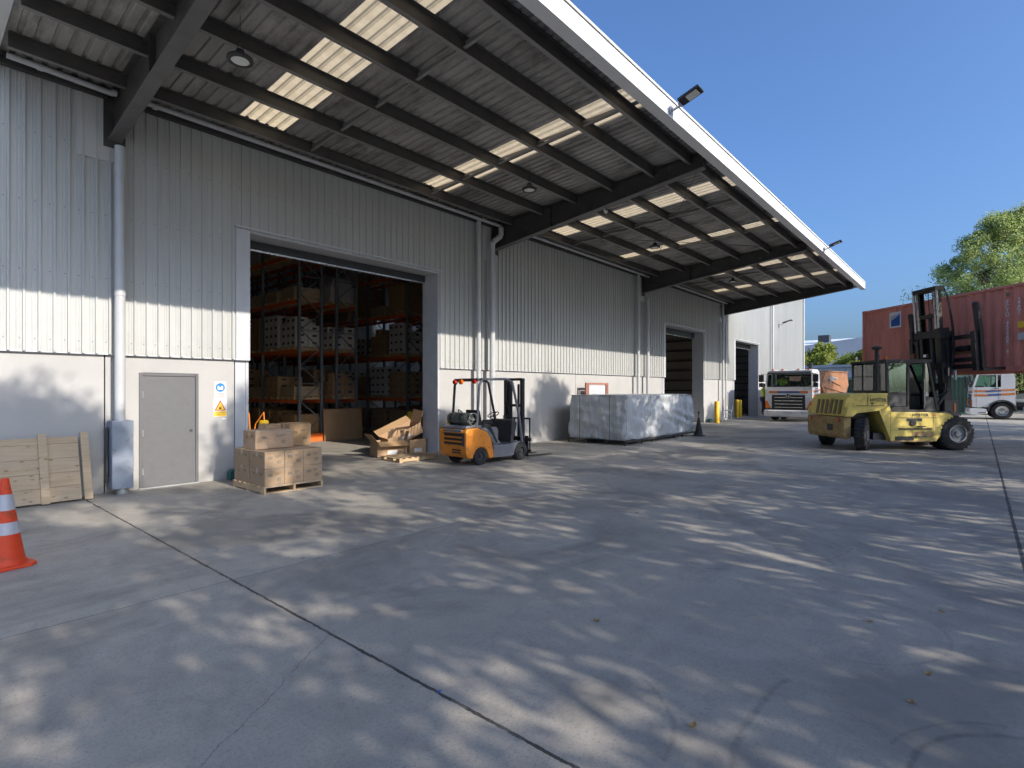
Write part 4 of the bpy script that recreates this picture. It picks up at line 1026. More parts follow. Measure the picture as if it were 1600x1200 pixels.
b=MB(); b.lathe([(.15,-.44),(.155,-.50),(.14,-.50),(.135,-.44)],(-.22,.03,1.10),'y',24); b.cyl((-.22,-.37,1.10),(-.22,-.46,1.10),.03); b.bar((-.30,-.43,1.10),(-.14,-.43,1.10),.02,.02); b.build('collar',M['chrome'],gc)
b=MB(); 
for y in (-.15,.2): b.lathe([(.154,-.02),(.156,.02)],(-.22,y,1.10),'y',24); b.box(-.36,-.08,y-.03,y+.03,.95,1.0)
b.build('cradle',M['black'],gc)
for x,s,r_,w in ((0,-1,.215,.17),(0,1,.215,.17),(1.40,-1,.235,.19),(1.40,1,.235,.19)):
    wheel(ft,(x,s*(W2-.085),r_),r_,w,r_*.50,s,M['dgrey'])
b=MB(Matrix.Translation((1.66,0,0)))
for s in (-1,1): b.box(-.05,.05,s*.30-.04,s*.30+.04,.10,2.10)
for z in (.5,1.35,2.04): b.box(-.03,.03,-.26,.26,z,z+.07)
b.build('outer_mast',M['black'],ft,bevel=.006)
b=MB(Matrix.Translation((1.72,0,0)))
for s in (-1,1): b.box(-.04,.05,s*.22-.03,s*.22+.03,.12,2.06)
b.cyl((-.03,-.13,.2),(-.03,-.13,1.95),.032,n=10); b.cyl((-.03,.13,.2),(-.03,.13,1.95),.032,n=10); b.build('inner_mast',M['dgrey'],ft)
b=MB(); b.tube([(1.6,.05,2.0),(1.5,.10,2.08),(1.45,.1,1.6),(1.58,.06,1.0)],.014,6); b.build('hose',M['black'],ft)
b=MB()
for z in (.14,.44): b.box(1.79,1.83,-.47,.47,z,z+.09)
for y in (-.42,-.14,.14,.42): b.box(1.80,1.83,y-.015,y+.015,.14,1.05)
b.box(1.80,1.83,-.44,.44,1.02,1.06); b.build('carriage',M['dgrey'],ft)
for y in (-.28,.28):
    b=MB(); b.box(1.83,1.865,y-.05,y+.05,.03,.58); b.prism([(1.83,.03),(2.85,.022),(2.85,.03),(1.865,.065),(1.83,.065)],y-.05,y+.05,'y'); b.build('fork',M['black'],ft)
b=MB(); b.box(-.484,-.474,-.42,.36,.755,.775); b.box(-.487,-.475,-.44,-.36,.48,.78); b.build('rear_trim',M['dgrey'],ft)
b=MB(); b.tube([(-.30,-.30,1.12),(-.36,-.20,1.28),(-.20,.1,1.32),(-.02,.3,1.2),(.05,.36,.92)],.013,6); b.build('gas_hose',M['black'],ft)
b=MB(); b.prism([(.02,.905),(.22,.90),(.36,.74),(.52,.50),(.56,.50),(.42,.76),(.28,.96),(.10,1.0)],-.497,-.475,'y'); b.build('side_trim',M['black'],ft)
b=MB(); b.box(-.12,.12,-W2-.012,-W2-.001,.60,.72); b.build('maker_decal',M['fgrey'],ft) if False else None
for k in range(4):
    b=MB(); b.cyl((1.02+.05*k,-.20,.98),(1.06+.05*k,-.20,1.12),.008,n=6); b.cyl((1.06+.05*k,-.20,1.12),(1.062+.05*k,-.20,1.14),.018,n=8); b.build('control_lever',M['black'],ft)
b=MB(); b.box(.30,.60,-.24,-.20,.98,1.06); b.box(.30,.60,.20,.24,.98,1.06); b.build('armrest',M['black'],ft)
text('lettering','STILL',.06,M['white'],frame_mx((.52,-W2*.78-.002,.66),(1,0,0),(0,0,1)),ft)
# ---------------- large yellow forklift ----------------
HX,HY,HA=21.53,1.14,R(-49.2)
hy=thing('heavy_forklift','large faded yellow forklift with black cab holding the red container aloft','forklift',(HX,HY,0),HA)
b=MB(); b.prism([(-.12,1.12),(-.12,.98),(-.62,.27),(-1.96,.27),(-2.34,1.22),(-2.0,1.30),(-1.95,1.14)],-1.0,1.0,'y'); fb=b.build('chassis',M['hy'],hy,bevel=.012)
b=MB(); b.box(-1.75,-.75,-1.012,-1.002,.62,.66); b.box(-1.5,-1.05,-1.012,-1.002,.87,.95); b.box(-1.85,-1.30,-1.012,-1.003,.30,.42); b.prism([(-1.32,.45),(-1.0,.45),(-1.0,.80),(-1.32,.80)],-1.015,-1.004,'y') if False else None
b.box(-1.78,-.6,-1.004,-1.001,.96,.975); b.build('step_recess',M['black'],fb)
b=MB(); b.box(-2.0,-.75,-1.03,-.9,.255,.30); b.build('worn_sill',M['hyrust'],fb,bevel=.01)
b=MB(); b.cyl((-1.32,-1.0,.82),(-1.32,-1.03,.82),.09,n=20); b.build('filler_cap',M['black'],fb)
b=MB(); b.prism([(-.62,1.14),(.05,1.14),(.10,1.08),(.10,1.03),(-.12,1.03),(-.22,1.10)],-1.03,1.03,'y'); b.build('front_fender',M['dgrey'],hy,bevel=.01)
# hood
b=MB()
hs=[(-1.96,1.12),(-1.96,1.70),(-2.75,1.70),(-3.10,1.66),(-3.26,1.52),(-3.33,1.0),(-3.05,1.0),(-2.95,1.16),(-2.34,1.22)]
b.prism(hs,-.90,.90,'y'); hd=b.build('hood',M['hy'],hy,bevel=.04)
b=MB(); b.box(-2.595,-2.583,-.905,-.899,1.33,1.70); b.box(-2.95,-2.1,-.905,-.899,1.325,1.335); b.box(-2.595,-2.583,-.9,.9,1.699,1.703); b.build('panel_gap',M['black'],hd)
gd=MT('grille_recess_metal',(.13,.105,.035),.6,0,.2)
for k in range(6):
    y=-.70+k*.235
    b=MB(); b.bar((-3.335,y,1.06),(-3.275,y-.04,1.50),.13,.012,up=(1,0,0)); b.build('grille_slot',gd,hd)
b=MB(); fp_=[(-3.33,1.0),(-3.28,1.27),(-2.30,1.32),(-2.0,1.32),(-2.34,1.18),(-3.0,1.10),(-3.12,1.0)]
b.prism(fp_,-1.04,-.905,'y'); b.build('rear_fender',M['hy'],hy,bevel=.012)
b=MB(); b.prism(fp_,.905,1.04,'y'); b.build('rear_fender',M['hy'],hy,bevel=.012)
b=MB(); b.prism([(-3.32,.36),(-3.36,.45),(-3.36,.985),(-3.13,.985),(-3.13,.36),(-3.25,.32)],-.98,.98,'y'); b.build('counterweight',M['hyrust'],hy,bevel=.03)
b=MB(); b.box(-3.12,-2.36,-.55,.55,.62,1.15); b.box(-2.85,-2.65,-.85,.85,.36,.56); b.tube([(-3.1,-.6,.55),(-2.8,-.75,.5),(-2.5,-.6,.75)],.04,8); b.box(-2.36,-.6,-.8,.8,.30,.5); b.build('axle_housing',M['dgrey'],hy)
# cab
CB=M['black']
b=MB()
def post(b,x0,z0,x1,z1,y,w=.06): b.bar((x0,y,z0),(x1,y,z1),w,w,up=(0,1,0))
for y in (-.80,.80):
    post(b,-1.92,1.14,-1.96,2.62,y,.07); post(b,-1.33,1.14,-1.33,2.62,y); post(b,-.84,1.14,-.84,2.62,y); post(b,-.44,1.14,-.72,2.62,y)
    b.box(-2.0,-.66,y-.03,y+.03,2.60,2.66); b.box(-1.95,-.42,y-.03,y+.03,1.12,1.20); b.box(-1.92,-1.33,y-.025,y+.025,1.20,1.28)
b.box(-2.03,-.62,-.83,.83,2.655,2.71); b.box(-1.99,-1.93,-.77,.77,1.70,1.77); b.box(-.56,-.42,-.8,.8,1.12,1.30)
b.box(-1.89,-1.36,-.815,-.79,1.66,1.72); b.box(-1.985,-1.945,-.26,-.22,1.77,2.6); b.box(-1.985,-1.945,.28,.32,1.77,2.6); cf=b.build('cab_frame',CB,hy,bevel=.006)
b=MB(); b.box(-1.88,-1.37,-.81,-.80,1.30,1.66); b.build('lower_panel',M['dgrey'],cf)
b=MB(); b.box(-.80,-.50,-.812,-.80,1.2,1.58); b.build('lower_panel',M['dgrey'],cf)
def pane(a,bx,z0,z1,y,x=None,mat='gglass'):
    q=MB(); q.box(a,bx,y-.003,y+.003,z0,z1); q.build('window',M[mat],hy)
for y in (-.80,.80):
    pane(-1.91,-1.37,1.73,2.59,y); pane(-.80,-.70,1.60,2.59,y,mat='glass')
for y0,y1 in ((-.76,-.265),(-.215,.275),(.325,.76)):
    q=MB(); q.box(-1.968,-1.962,y0,y1,1.78,2.59); q.build('window',M['gglass' if y0>-.5 else 'glass'],hy)
q=MB(); q.add([(-.47,-.76,1.32),(-.47,.76,1.32),(-.72,.76,2.58),(-.72,-.76,2.58),(-.465,-.76,1.32),(-.465,.76,1.32),(-.715,.76,2.58),(-.715,-.76,2.58)],[(0,1,2,3),(7,6,5,4),(0,4,5,1),(1,5,6,2),(2,6,7,3),(3,7,4,0)]); q.build('windscreen',M['glass'],hy)
b=MB(); b.prism([(-1.85,1.32),(-1.40,1.32),(-1.40,1.44),(-1.72,1.47),(-1.82,2.10),(-1.92,2.10),(-1.90,1.4)],-.25,.25,'y'); b.build('seat',M['dgrey'],hy,bevel=.03)
b=MB(); b.box(-1.92,-.5,-.76,.76,1.11,1.14); b.build('cab_floor',M['dgrey'],hy)
b=MB(); b.box(-.74,-.58,-.3,.3,1.141,1.62); b.build('console',M['dgrey'],hy,bevel=.02)
Q=Matrix.Translation((-1.02,0,1.82))@Matrix.Rotation(R(-35),4,'Y'); b=MB(Q); P=[(.19*math.cos(2*math.pi*i/20),.19*math.sin(2*math.pi*i/20),0) for i in range(21)]; b.tube(P,.014,6); b.cyl((0,0,-.5),(0,0,0),.025); b.bar((-.18,0,0),(.18,0,0),.02,.012); b.build('steering_wheel',M['black'],hy)
b=MB(); b.cyl((-2.20,-.72,1.70),(-2.20,-.72,3.02),.055,n=14); b.lathe([(.06,3.0),(.13,3.02),(.145,3.06),(.14,3.09),(.06,3.12),(.001,3.125)],(-2.20,-.72,0),'z',20); b.build('exhaust_stack',CB,hy)
for x,y in ((-1.95,-.4),(-1.95,.55),(-.7,-.7)):
    b=MB(); b.box(x-.04,x+.02,y-.06,y+.06,2.77,2.87); b.box(x-.02,x,y-.02,y+.02,2.71,2.77); w_=b.build('work_lamp',CB,hy,bevel=.006); b=MB(); b.box(x-.046,x-.0405,y-.05,y+.05,2.78,2.86); b.build('lens',M['headlens'],w_)
b=MB(); b.cyl((-1.75,-.45,2.71),(-1.75,-.45,2.81),.06,.05,n=14); b.build('beacon',M['amber'],hy)
for s_ in (-1,1):
    b=MB(); b.bar((-.5,s_*.83,2.3),(-.35,s_*1.05,2.35),.02,.02); b.box(-.38,-.34,s_*1.05-.08,s_*1.05+.08,2.2,2.45); b.build('mirror',CB,hy)
b=MB(); b.box(-1.25,-.95,-1.06,-1.0,.40,.43); b.box(-1.2,-1.0,-1.10,-1.0,.70,.73); b.build('step_plate',M['dgrey'],hy)
b=MB(); b.tube([(-.88,-.86,1.25),(-.88,-.88,1.4),(-.88,-.88,2.0),(-.88,-.86,2.1)],.015,6); b.build('grab_rail',M['chrome'],hy)
text('lettering','HYSTER',.14,M['black'],frame_mx((-2.28,-.906,1.49),(1,0,0),(0,0,1)),hy,1.0,bold=.003)
text('lettering','HYSTER',.115,M['black'],frame_mx((-1.10,-1.004,1.045),(1,0,0),(0,0,1)),hy,1.2,bold=.003)
b=MB(); b.prism([(-.74,1.01),(-.64,1.01),(-.64,1.08),(-.74,1.08)],-1.006,-1.002,'y'); b.build('badge',M['sor'],hy)
b=MB(); b.box(-1.35,-.72,-1.004,-1.0005,.40,.56); b.box(-.9,-.5,-1.004,-1.0005,.66,.68); b.build('scrape_mark',M['hyrust'],fb)
b=MB(); b.box(-.72,-.712,-1.003,-1.0,.45,1.1); b.box(-1.98,-1.972,-1.003,-1.0,.35,1.1); b.box(-1.97,-.72,-1.003,-1.0,.600,.606); b.build('panel_gap',M['black'],fb)
b=MB(); b.box(-2.50,-2.42,-.912,-.902,1.37,1.42); b.box(-2.0,-1.98,-.912,-.902,1.2,1.65); b.build('latch',M['dgrey'],hd)
for y in (-.95,.95):
    b=MB(); b.cyl((-3.365,y*.8,.88),(-3.39,y*.8,.88),.05,n=14); b.build('rear_lamp',M['redlens'],hy)
b=MB(); b.box(-3.366,-3.362,-.45,-.15,.55,.75); b.build('warning_decal',M['black'],hy)
for s_ in (-1,1):
    b=MB(); b.tube([(-.60,s_*.72,1.3),(-.3,s_*.66,1.6),(.0,s_*.6,1.75),(.1,s_*.58,2.4),(.05,s_*.56,3.2)],.016,6); b.build('hydraulic_hose',CB,hy)
b=MB(); b.box(-1.60,-1.45,-.3,.3,2.45,2.55); b.box(-1.9,-1.88,-.3,.3,1.9,2.3); b.build('cab_lining',M['dgrey'],hy)
# mast (tilted slightly back)
TM=Matrix.Translation((.20,0,.30))@Matrix.Rotation(R(-3.9),4,'Y')
b=MB(TM)
for s in (-1,1):
    b.box(-.12,.12,s*.50-.02,s*.50+.02,0,3.35); b.box(-.12,-.09,s*.40,s*.52,0,3.35); b.box(.09,.12,s*.40,s*.52,0,3.35)
for z in (.3,1.5,3.12): b.box(-.16,-.121,-.62,.62,z,z+.22)
b.box(-.2,.1,-.62,-.52,3.08,3.40); b.box(-.2,.1,.52,.62,3.08,3.40); b.build('outer_mast',CB,hy,bevel=.006)
b=MB(TM)
for s in (-1,1):
    b.box(-.08,.085,s*.40-.015,s*.40+.015,.15,4.60); b.box(-.085,-.06,s*.26,s*.385,.15,4.60); b.box(.06,.085,s*.26,s*.385,.15,4.60)
b.box(-.14,.16,-.47,.47,4.56,4.70); b.box(-.10,.10,-.25,.25,3.75,3.87); b.box(-.10,.10,-.25,.25,2.2,2.32); b.build('inner_mast',MT('greased_mast_steel',(.05,.045,.04),.4,.5,.3,3,dirt=(.12,.10,.07),damt=.5),hy,bevel=.006)
b=MB(TM)
for s in (-1,1): b.cyl((-.10,s*.47,3.2),(-.10,s*.47,4.56),.035,n=12); b.box(-.095,-.086,s*.30,s*.385,3.4,4.56)
b.build('lift_ram',M['chrome'],hy)
b=MB(TM); b.cyl((.02,0,.1),(.02,0,3.9),.055,n=12); b.tube([(.1,.12,4.55),(.1,.12,2.6)],.012,6); b.tube([(.1,-.12,4.55),(.1,-.12,2.6)],.012,6); b.build('lift_chain',M['dgrey'],hy)
b=MB(TM)
for k in range(4): b.tube([(.16,-.47+.02*k,4.62),(.20+.015*k,-.50,4.3),(.24+.02*k,-.54,3.4),(.22+.03*k,-.54,2.7),(.05,-.58,1.6+.1*k),(-.2,-.56,1.5)],.010,6)
b.build('hose',CB,hy)
b=MB(); 
for s in (-1,1): b.cyl((-.55,s*.62,1.0),(.02,s*.62,1.75),.05,n=12)
b.build('tilt_ram',CB,hy)
b=MB(); b.box(.30,.36,-.70,.70,.25,1.4) if False else None
b.box(-.02,.40,-.56,-.44,.16,1.5); b.box(-.02,.40,.44,.56,.16,1.5); b.box(-.1,.34,-.9,.9,.30,.62); b.build('drive_axle',M['dgrey'],hy)
b=MB(); b.box(-.10,-.06,-1.02,-.96,1.13,1.40); b.build('reflector',M['sor'],hy)
b=MB(); b.box(.30,.34,-.56,-.50,2.10,2.40); b.build('capacity_plate',M['white'],hy)
b=MB(TM@Matrix.Translation((-.14,0,-.30)))
for z in (2.42,2.62,3.30): b.box(.42,.52,-1.30,1.30,z,z+.13)
b.box(.40,.50,-1.30,-1.15,2.35,3.5); b.box(.40,.50,1.15,1.30,2.35,3.5)
for y in (-.35,.35): b.box(.32,.50,y-.06,y+.06,2.3,3.6)
for y in (-.95,-.7,.7,.95): b.cyl((.47,y-.08,3.02),(.47,y+.08,3.02),.09,n=14)
b.build('carriage',CB,hy,bevel=.006)
b=MB(TM@Matrix.Translation((-.14,0,-.30))); b.box(.50,.56,-1.12,1.12,2.86,3.02); b.cyl((.44,1.05,2.9),(.44,1.2,2.9),.10,n=14); b.build('side_shift_ram',M['skip'],hy)
for y in (-1.28,1.28):
    b=MB(TM@Matrix.Translation((-.14,0,-.30))); b.prism([(.52,2.36),(.62,2.36),(.62,3.6),(.56,4.30),(.50,4.36),(.46,4.30),(.52,3.5)],y-.08,y+.08,'y'); b.prism([(.53,2.33),(3.3,2.30),(3.3,2.34),(.62,2.42),(.53,2.45)],y-.10,y+.10,'y'); b.build('fork',CB,hy,bevel=.01)
for x,y,r_,w,s,st_ in ((0,-.87,.50,.32,-1,0),(0,.87,.50,.32,1,0),(0,-.50,.50,.28,-1,0),(0,.50,.50,.28,1,0),(-2.74,-.86,.49,.30,-1,R(50)),(-2.80,.80,.49,.30,1,R(42))):
    wheel(hy,(x,y,r_),r_,w,.26,s,MT('dirty_rim',(.33,.33,.33),.5,.2,.2,dirt=(.14,.12,.1),damt=.6) if 'dirty_rim' not in bpy.data.materials else bpy.data.materials['dirty_rim'],st_,1)
ch,sh_=math.cos(HA),math.sin(HA)
def hw(x,y,z): return (HX+x*ch-y*sh_,HY+x*sh_+y*ch,z)
person('person','driver in a lime hi-vis top seated in the cab of the large yellow forklift',hw(-1.62,0,.95),HA,SIT)
# ---------------- red container ----------------
rc=thing('shipping_container','weathered red-brown shipping container raised high on the yellow forklift','container',(22.76,1.17,2.33),R(-41.8))
CL,CW_,CH=6.06,2.44,2.50
def corr(b,p0,dirv,nrm,L,z0,z1,pitch=.278,d=.036):
    p0=Vector(p0);dv=Vector(dirv);nv=Vector(nrm); pts=[(0,0)];x=.08
    while x<L-.1: 
        pts+=[(x,0),(x+.068,-d),(x+.068+.07,-d),(x+.206,0)]; x+=pitch
    pts.append((L,0)); pts=[p for p in pts if p[0]<=L]
    vs=[];fs=[]
    for s,o in pts:
        q=p0+dv*s+nv*o; vs+=[(q.x,q.y,z0),(q.x,q.y,z1)]
    for i in range(len(pts)-1): fs.append((2*i,2*i+2,2*i+3,2*i+1))
    b.add(vs,fs)
b=MB(); h2=CL/2
corr(b,(.03,-h2+.12,0),(0,1,0),(-1,0,0),CL-.24,.15,CH-.08); corr(b,(CW_-.03,h2-.12,0),(0,-1,0),(1,0,0),CL-.24,.15,CH-.08)
corr(b,(.12,h2-.03,0),(1,0,0),(0,1,0),CW_-.24,.15,CH-.08)
b.box(.12,CW_-.12,-h2+.02,-h2+.07,.15,CH-.1); b.build('side_panel',M['red'],rc,fix=False)
b=MB()
for x in (0,CW_-.12):
    for y in (-h2,h2-.12): b.box(x,x+.12,y,y+.12,.0,CH)
    b.box(x+(0.0 if x==0 else .06),x+(.06 if x==0 else .12),-h2+.12,h2-.12,CH-.09,CH-.01); b.box(x+(.0 if x==0 else .06),x+(.06 if x==0 else .12),-h2+.12,h2-.12,.0,.15)
for y in (-h2,h2-.10): b.box(.12,CW_-.12,y,y+.10,CH-.10,CH-.01); b.box(.12,CW_-.12,y,y+.10,0,.15)
b.build('frame',M['red'],rc,bevel=.008)
b=MB(); b.box(.06,CW_-.06,-h2+.1,h2-.1,CH-.05,CH-.03); b.box(.06,CW_-.06,-h2+.1,h2-.1,.12,.15); b.build('roof_and_floor',M['red'],rc)
b=MB()
for x in (-.005,CW_-.155):
    for y in (-h2-.005,h2-.17):
        for z in (-.005,CH-.113): b.box(x,x+.16,y,y+.175,z,z+.118)
b.build('corner_casting',M['red'],rc,bevel=.012)
b=MB(); b.box(-.006,-.003,-h2+.02,-h2+.10,CH-.09,CH-.03) if False else b.box(-.001,.02,h2-2.0,h2-1.9,.03,.10); b.build('fork_pocket',M['black'],rc)
# logo panel: white square with blue field and a pale slanted flag
lx=-.008; ly0=h2-1.30; s_=.40; z0_=CH-.80
def pl_(nm,pts,mat,o): 
    b=MB(); vs=[(lx-o,ly0-p[0],z0_+p[1]) for p in pts]+[(lx-o+.003,ly0-p[0],z0_+p[1]) for p in pts]; n=len(pts)
    b.add(vs,[tuple(range(n)),tuple(range(2*n-1,n-1,-1))]+[(i,n+i,n+(i+1)%n,(i+1)%n) for i in range(n)]); b.build(nm,mat,rc)
pl_('logo_panel',[(0,0),(.50,0),(.50,.56),(0,.56)],M['white'],.003)
pl_('logo_blue',[(.07,.06),(.45,.06),(.45,.50),(.07,.44)],MT('logo_blue',(.01,.09,.32),.5,0,.1),.006)
pl_('logo_flag',[(.09,.28),(.30,.38),(.45,.48),(.45,.53),(.09,.44)],M['silver'],.009)
pl_('logo_stripe',[(.11,.35),(.27,.41),(.27,.435),(.11,.385)],MT('logo_olive',(.28,.25,.06),.5,0,.1),.012)
txt='FCIU 453308 4'; 
zz=CH-.52
for k,c_ in enumerate(txt):
    if c_!=' ': text('lettering',c_,.165,M['white'],frame_mx((-.045 if False else -.010,-h2+.62,zz-k*.118),(0,-1,0),(0,0,1)),rc,.9,bold=.004)
for k,c_ in enumerate('22G1'): text('lettering',c_,.165,M['white'],frame_mx((-.010,-h2+.30,zz+.02-k*.118),(0,-1,0),(0,0,1)),rc,.9,bold=.004)
b=MB(); b.box(-.008,-.004,-h2+.16,-h2+.34,CH-1.28,CH-1.10); b.build('warning_patch',M['signyel'],rc)
b=MB(); b.box(-.008,-.004,-h2+.16,-h2+.34,CH-1.62,CH-1.42); b.build('data_patch',M['silver'],rc)
b=MB(); b.box(-.006,-.001,-h2+.58,-h2+.66,CH-.34,CH-.22); b.build('worn_patch',MT('worn_olive',(.22,.17,.08),.7,0,.3),rc)
# ---------------- trucks ----------------
def truck():
    t=thing('truck','x','truck')
    b=MB()   # lower cab shell
    arch=[(-1.35+.60*math.cos(a),.50+.60*math.sin(a)) for a in [math.pi*k/10 for k in range(0,11)]]
    prof=[(-.02,.72),(0,1.35),(-.04,1.90),(-1.92,1.90),(-1.95,1.25),(-1.93,.60)]+[ (x,z) for x,z in reversed(arch)]+[(-.74,.50),(-.74,.72)]
    b.prism(prof,-1.18,1.18,'y'); cb=b.build('cab',M['twhite'],t,bevel=.02)
    for s in (-1,1):
        y=s*1.16
        b=MB(); b.bar((-.06,y,1.88),(-.28,y*.97,2.68),.10,.07,up=(0,1,0)); b.build('windscreen_pillar',M['twhite'],t); b=MB(); b.bar((-1.12,y,1.88),(-1.12,y*.97,2.66),.05,.08,up=(0,1,0)); b.build('door_pillar',M['twhite'],t); b=MB()
        b.prism([(-1.30,1.89),(-1.92,1.89),(-1.92,2.45),(-1.82,2.72),(-1.65,2.80),(-1.30,2.78)],y*.985-.02,y*.985+.02,'y'); b.build('rear_quarter',M['twhite'],t,bevel=.01)
    b=MB(); b.prism([(-.25,2.62),(-.31,2.76),(-.55,2.87),(-1.62,2.88),(-1.86,2.74),(-1.86,2.60)],-1.13,1.13,'y'); b.build('cab_roof',M['twhite'],t,bevel=.03)
    b=MB(); b.prism([(-1.91,1.6),(-1.85,1.6),(-1.85,2.7),(-1.91,2.5)],-1.1,-.62,'y'); b.prism([(-1.91,1.6),(-1.85,1.6),(-1.85,2.7),(-1.91,2.5)],.62,1.1,'y'); b.box(-1.91,-1.85,-.62,.62,1.6,2.25); b.box(-1.91,-1.85,-.62,.62,2.52,2.75); b.build('cab_back',M['dgrey'],t)
    b=MB(); b.bar((-.12,0,2.66),(-.30,0,2.60),2.2,.05,up=(0,0,1)) if False else b.prism([(-.06,2.62),(-.08,2.70),(-.34,2.80),(-.32,2.72)],-1.08,1.08,'y'); b.build('sun_visor',M['dgrey'],t)
    b=MB(); b.add([(-.055,-1.10,1.91),(-.055,1.10,1.91),(-.255,1.07,2.64),(-.255,-1.07,2.64),(-.06,-1.10,1.91),(-.06,1.10,1.91),(-.26,1.07,2.64),(-.26,-1.07,2.64)],[(0,1,2,3),(7,6,5,4),(0,4,5,1),(1,5,6,2),(2,6,7,3),(3,7,4,0)]); b.build('windscreen',M['glass'],t)
    for s in (-1,1):
        b=MB(); b.prism([(-.16,1.93),(-1.08,1.93),(-1.08,2.60),(-.34,2.60)],s*1.13,s*1.135,'y'); b.build('side_window',M['glass'],t)
    b=MB(); b.box(-.55,-.10,-1.1,1.1,1.80,1.98); b.build('dashboard',M['dgrey'],t)
    for y in (-.55,.55):
        b=MB(); b.prism([(-.85,1.80),(-1.30,1.80),(-1.45,2.5),(-1.58,2.5),(-1.50,1.80)],y-.25,y+.25,'y'); b.build('seat',M['dgrey'],t,bevel=.03)
    b=MB(); Pn=[(-.70+.06*math.sin(a),.55+.2*math.cos(a),2.02+.18*math.sin(a)) for a in [2*math.pi*i/16 for i in range(17)]]; b.tube(Pn,.015,6); b.build('steering_wheel',M['black'],t)
    # front
    b=MB(); b.box(-.02,.014,-.84,.84,.66,1.46); gr=b.build('grille',M['black'],t,bevel=.01)
    for i,z in enumerate((.76,.94,1.12,1.30)):
        b=MB(); b.box(.005,.04,-.70,.70,z,z+.045); b.build('grille_bar',M['chrome'],gr,bevel=.008)
    b=MB(); n=24; b.cyl((.04,0,1.36),(.065,0,1.36),.15,n=28); b.build('badge_disc',M['black'],gr)
    b=MB(); 
    P=[(.072,.125*math.cos(a),1.36+.095*math.sin(a)) for a in [2*math.pi*i/24 for i in range(25)]]; b.tube(P,.010,6); b.bar((.072,-.05,1.30),(.072,-.05,1.42),.02,.02); b.bar((.072,.05,1.30),(.072,.05,1.42),.02,.02); b.bar((.072,-.05,1.36),(.072,.05,1.36),.02,.02); b.build('emblem',M['chrome'],gr)
    b=MB(); b.box(-.03,.004,-.98,.98,1.56,1.68); b.build('front_stripe',M['sor'],t); b=MB(); b.box(-.02,.010,-.55,.55,1.565,1.675); b.build('front_stripe',M['blue'],t)
    b=MB(); b.prism([(-.02,.25),(.10,.27),(.13,.40),(.13,.60),(.02,.64),(-.1,.64),(-.66,.62),(-.70,.34),(-.3,.26)],-1.22,1.22,'y'); b.build('bumper',M['twhite'],t,bevel=.03)
    for s in (-1,1):
        b=MB(); b.box(.06,.138,s*.86-.22,s*.86+.22,.42,.58); b.build('headlight',M['headlens'],t,bevel=.02)
        b=MB(); b.prism([(s*.90,.72),(s*1.17,.72),(s*1.17,1.12),(s*1.10,1.16)],-.01,.025,'x'); b.build('indicator',M['amber'],t,bevel=.005)
        b=MB(); b.bar((-.05,s*1.16,2.62),(.12,s*1.36,2.62),.03,.03); b.bar((-.03,s*1.16,1.90),(.12,s*1.36,1.90),.03,.03); b.bar((.12,s*1.36,1.90),(.12,s*1.36,2.62),.03,.03); b.box(.06,.16,s*1.36-.13,s*1.36+.13,2.18,2.58); b.box(.07,.15,s*1.36-.12,s*1.36+.12,1.90,2.12); b.build('mirror',M['black'],t,bevel=.015)
        b=MB(); b.prism([(-.65,1.62),(-1.91,1.70),(-1.91,1.80),(-.65,1.72),(-.10,1.72),(-.10,1.62)],s*1.182,s*1.19,'y'); b.prism([(-.10,1.36),(-.65,1.36),(-1.91,1.46),(-1.91,1.58),(-.65,1.48),(-.10,1.48)],s*1.182,s*1.19,'y'); b.build('side_stripe',M['sor'],t)
        b=MB(); b.prism([(-.62,1.60),(-1.3,1.645),(-1.3,1.735),(-.62,1.69)],s*1.184,s*1.193,'y'); b.prism([(-.7,1.38),(-1.3,1.42),(-1.3,1.53),(-.7,1.49)],s*1.184,s*1.193,'y'); b.build('side_stripe',M['blue'],t)
        b=MB(); pts=[(-1.35+.66*math.cos(a),.50+.66*math.sin(a)) for a in [math.pi*k/12 for k in range(13)]]; inn=[(-1.35+.58*math.cos(a),.50+.58*math.sin(a)) for a in [math.pi*(12-k)/12 for k in range(13)]]; b.prism(pts+inn,s*.9,s*1.23,'y'); b.build('wheel_arch',M['dgrey'],t)
        b=MB(); b.box(-.62,-.30,s*1.20-.03,s*1.20+.03,.38,.42); b.bar((-.6,s*1.2,.7),(-.35,s*1.2,.7),.05,.02); b.build('step',M['dgrey'],t)
        b=MB(); b.box(-.20,-.187,s*1.181-.002,s*1.181+.002,.66,1.90); b.box(-1.16,-1.0,s*1.20-.01,s*1.20+.01,1.80,1.84); b.box(-1.20,-1.187,s*1.181-.002,s*1.181+.002,1.2,1.90); b.build('door_handle',M['dgrey'],t)
    for y in (-.45,.15,.6): 
        pass
    b=MB()
    for y in (-.5,.0,.5): b.bar((-.02,y,1.90),(-.09,y+.42,2.04),.02,.012)
    b.build('wiper',M['black'],t)
    b=MB()
    for y in (-.9,-.4,.4,.9): b.box(-.5,-.42,y-.06,y+.06,2.85,2.90)
    b.build('roof_marker',M['amber'],t)
    b=MB(); b.box(-1.85,-1.70,.62,.80,2.80,3.20); b.box(-1.75,-1.55,.58,.84,3.05,3.24); b.build('air_intake',M['dgrey'],t,bevel=.02)
    b=MB(); b.box(.131,.136,-.25,.25,.44,.55); b.build('number_plate',M['silver'],t); text('lettering','KXR417',.11,M['ink'],frame_mx((.138,0,.555),(0,1,0),(0,0,1)),t) if False else None
    b=MB(); 
    for y in (-.42,.34): b.box(-10.6,-.8,y,y+.08,.75,1.0)
    for x in (-2.6,-4.5,-6.5,-8.5): b.box(x,x+.1,-.34,.34,.78,.95)
    b.box(-2.5,-2.05,-1.15,-.5,.5,.95); b.build('chassis_rail',M['dgrey'],t)
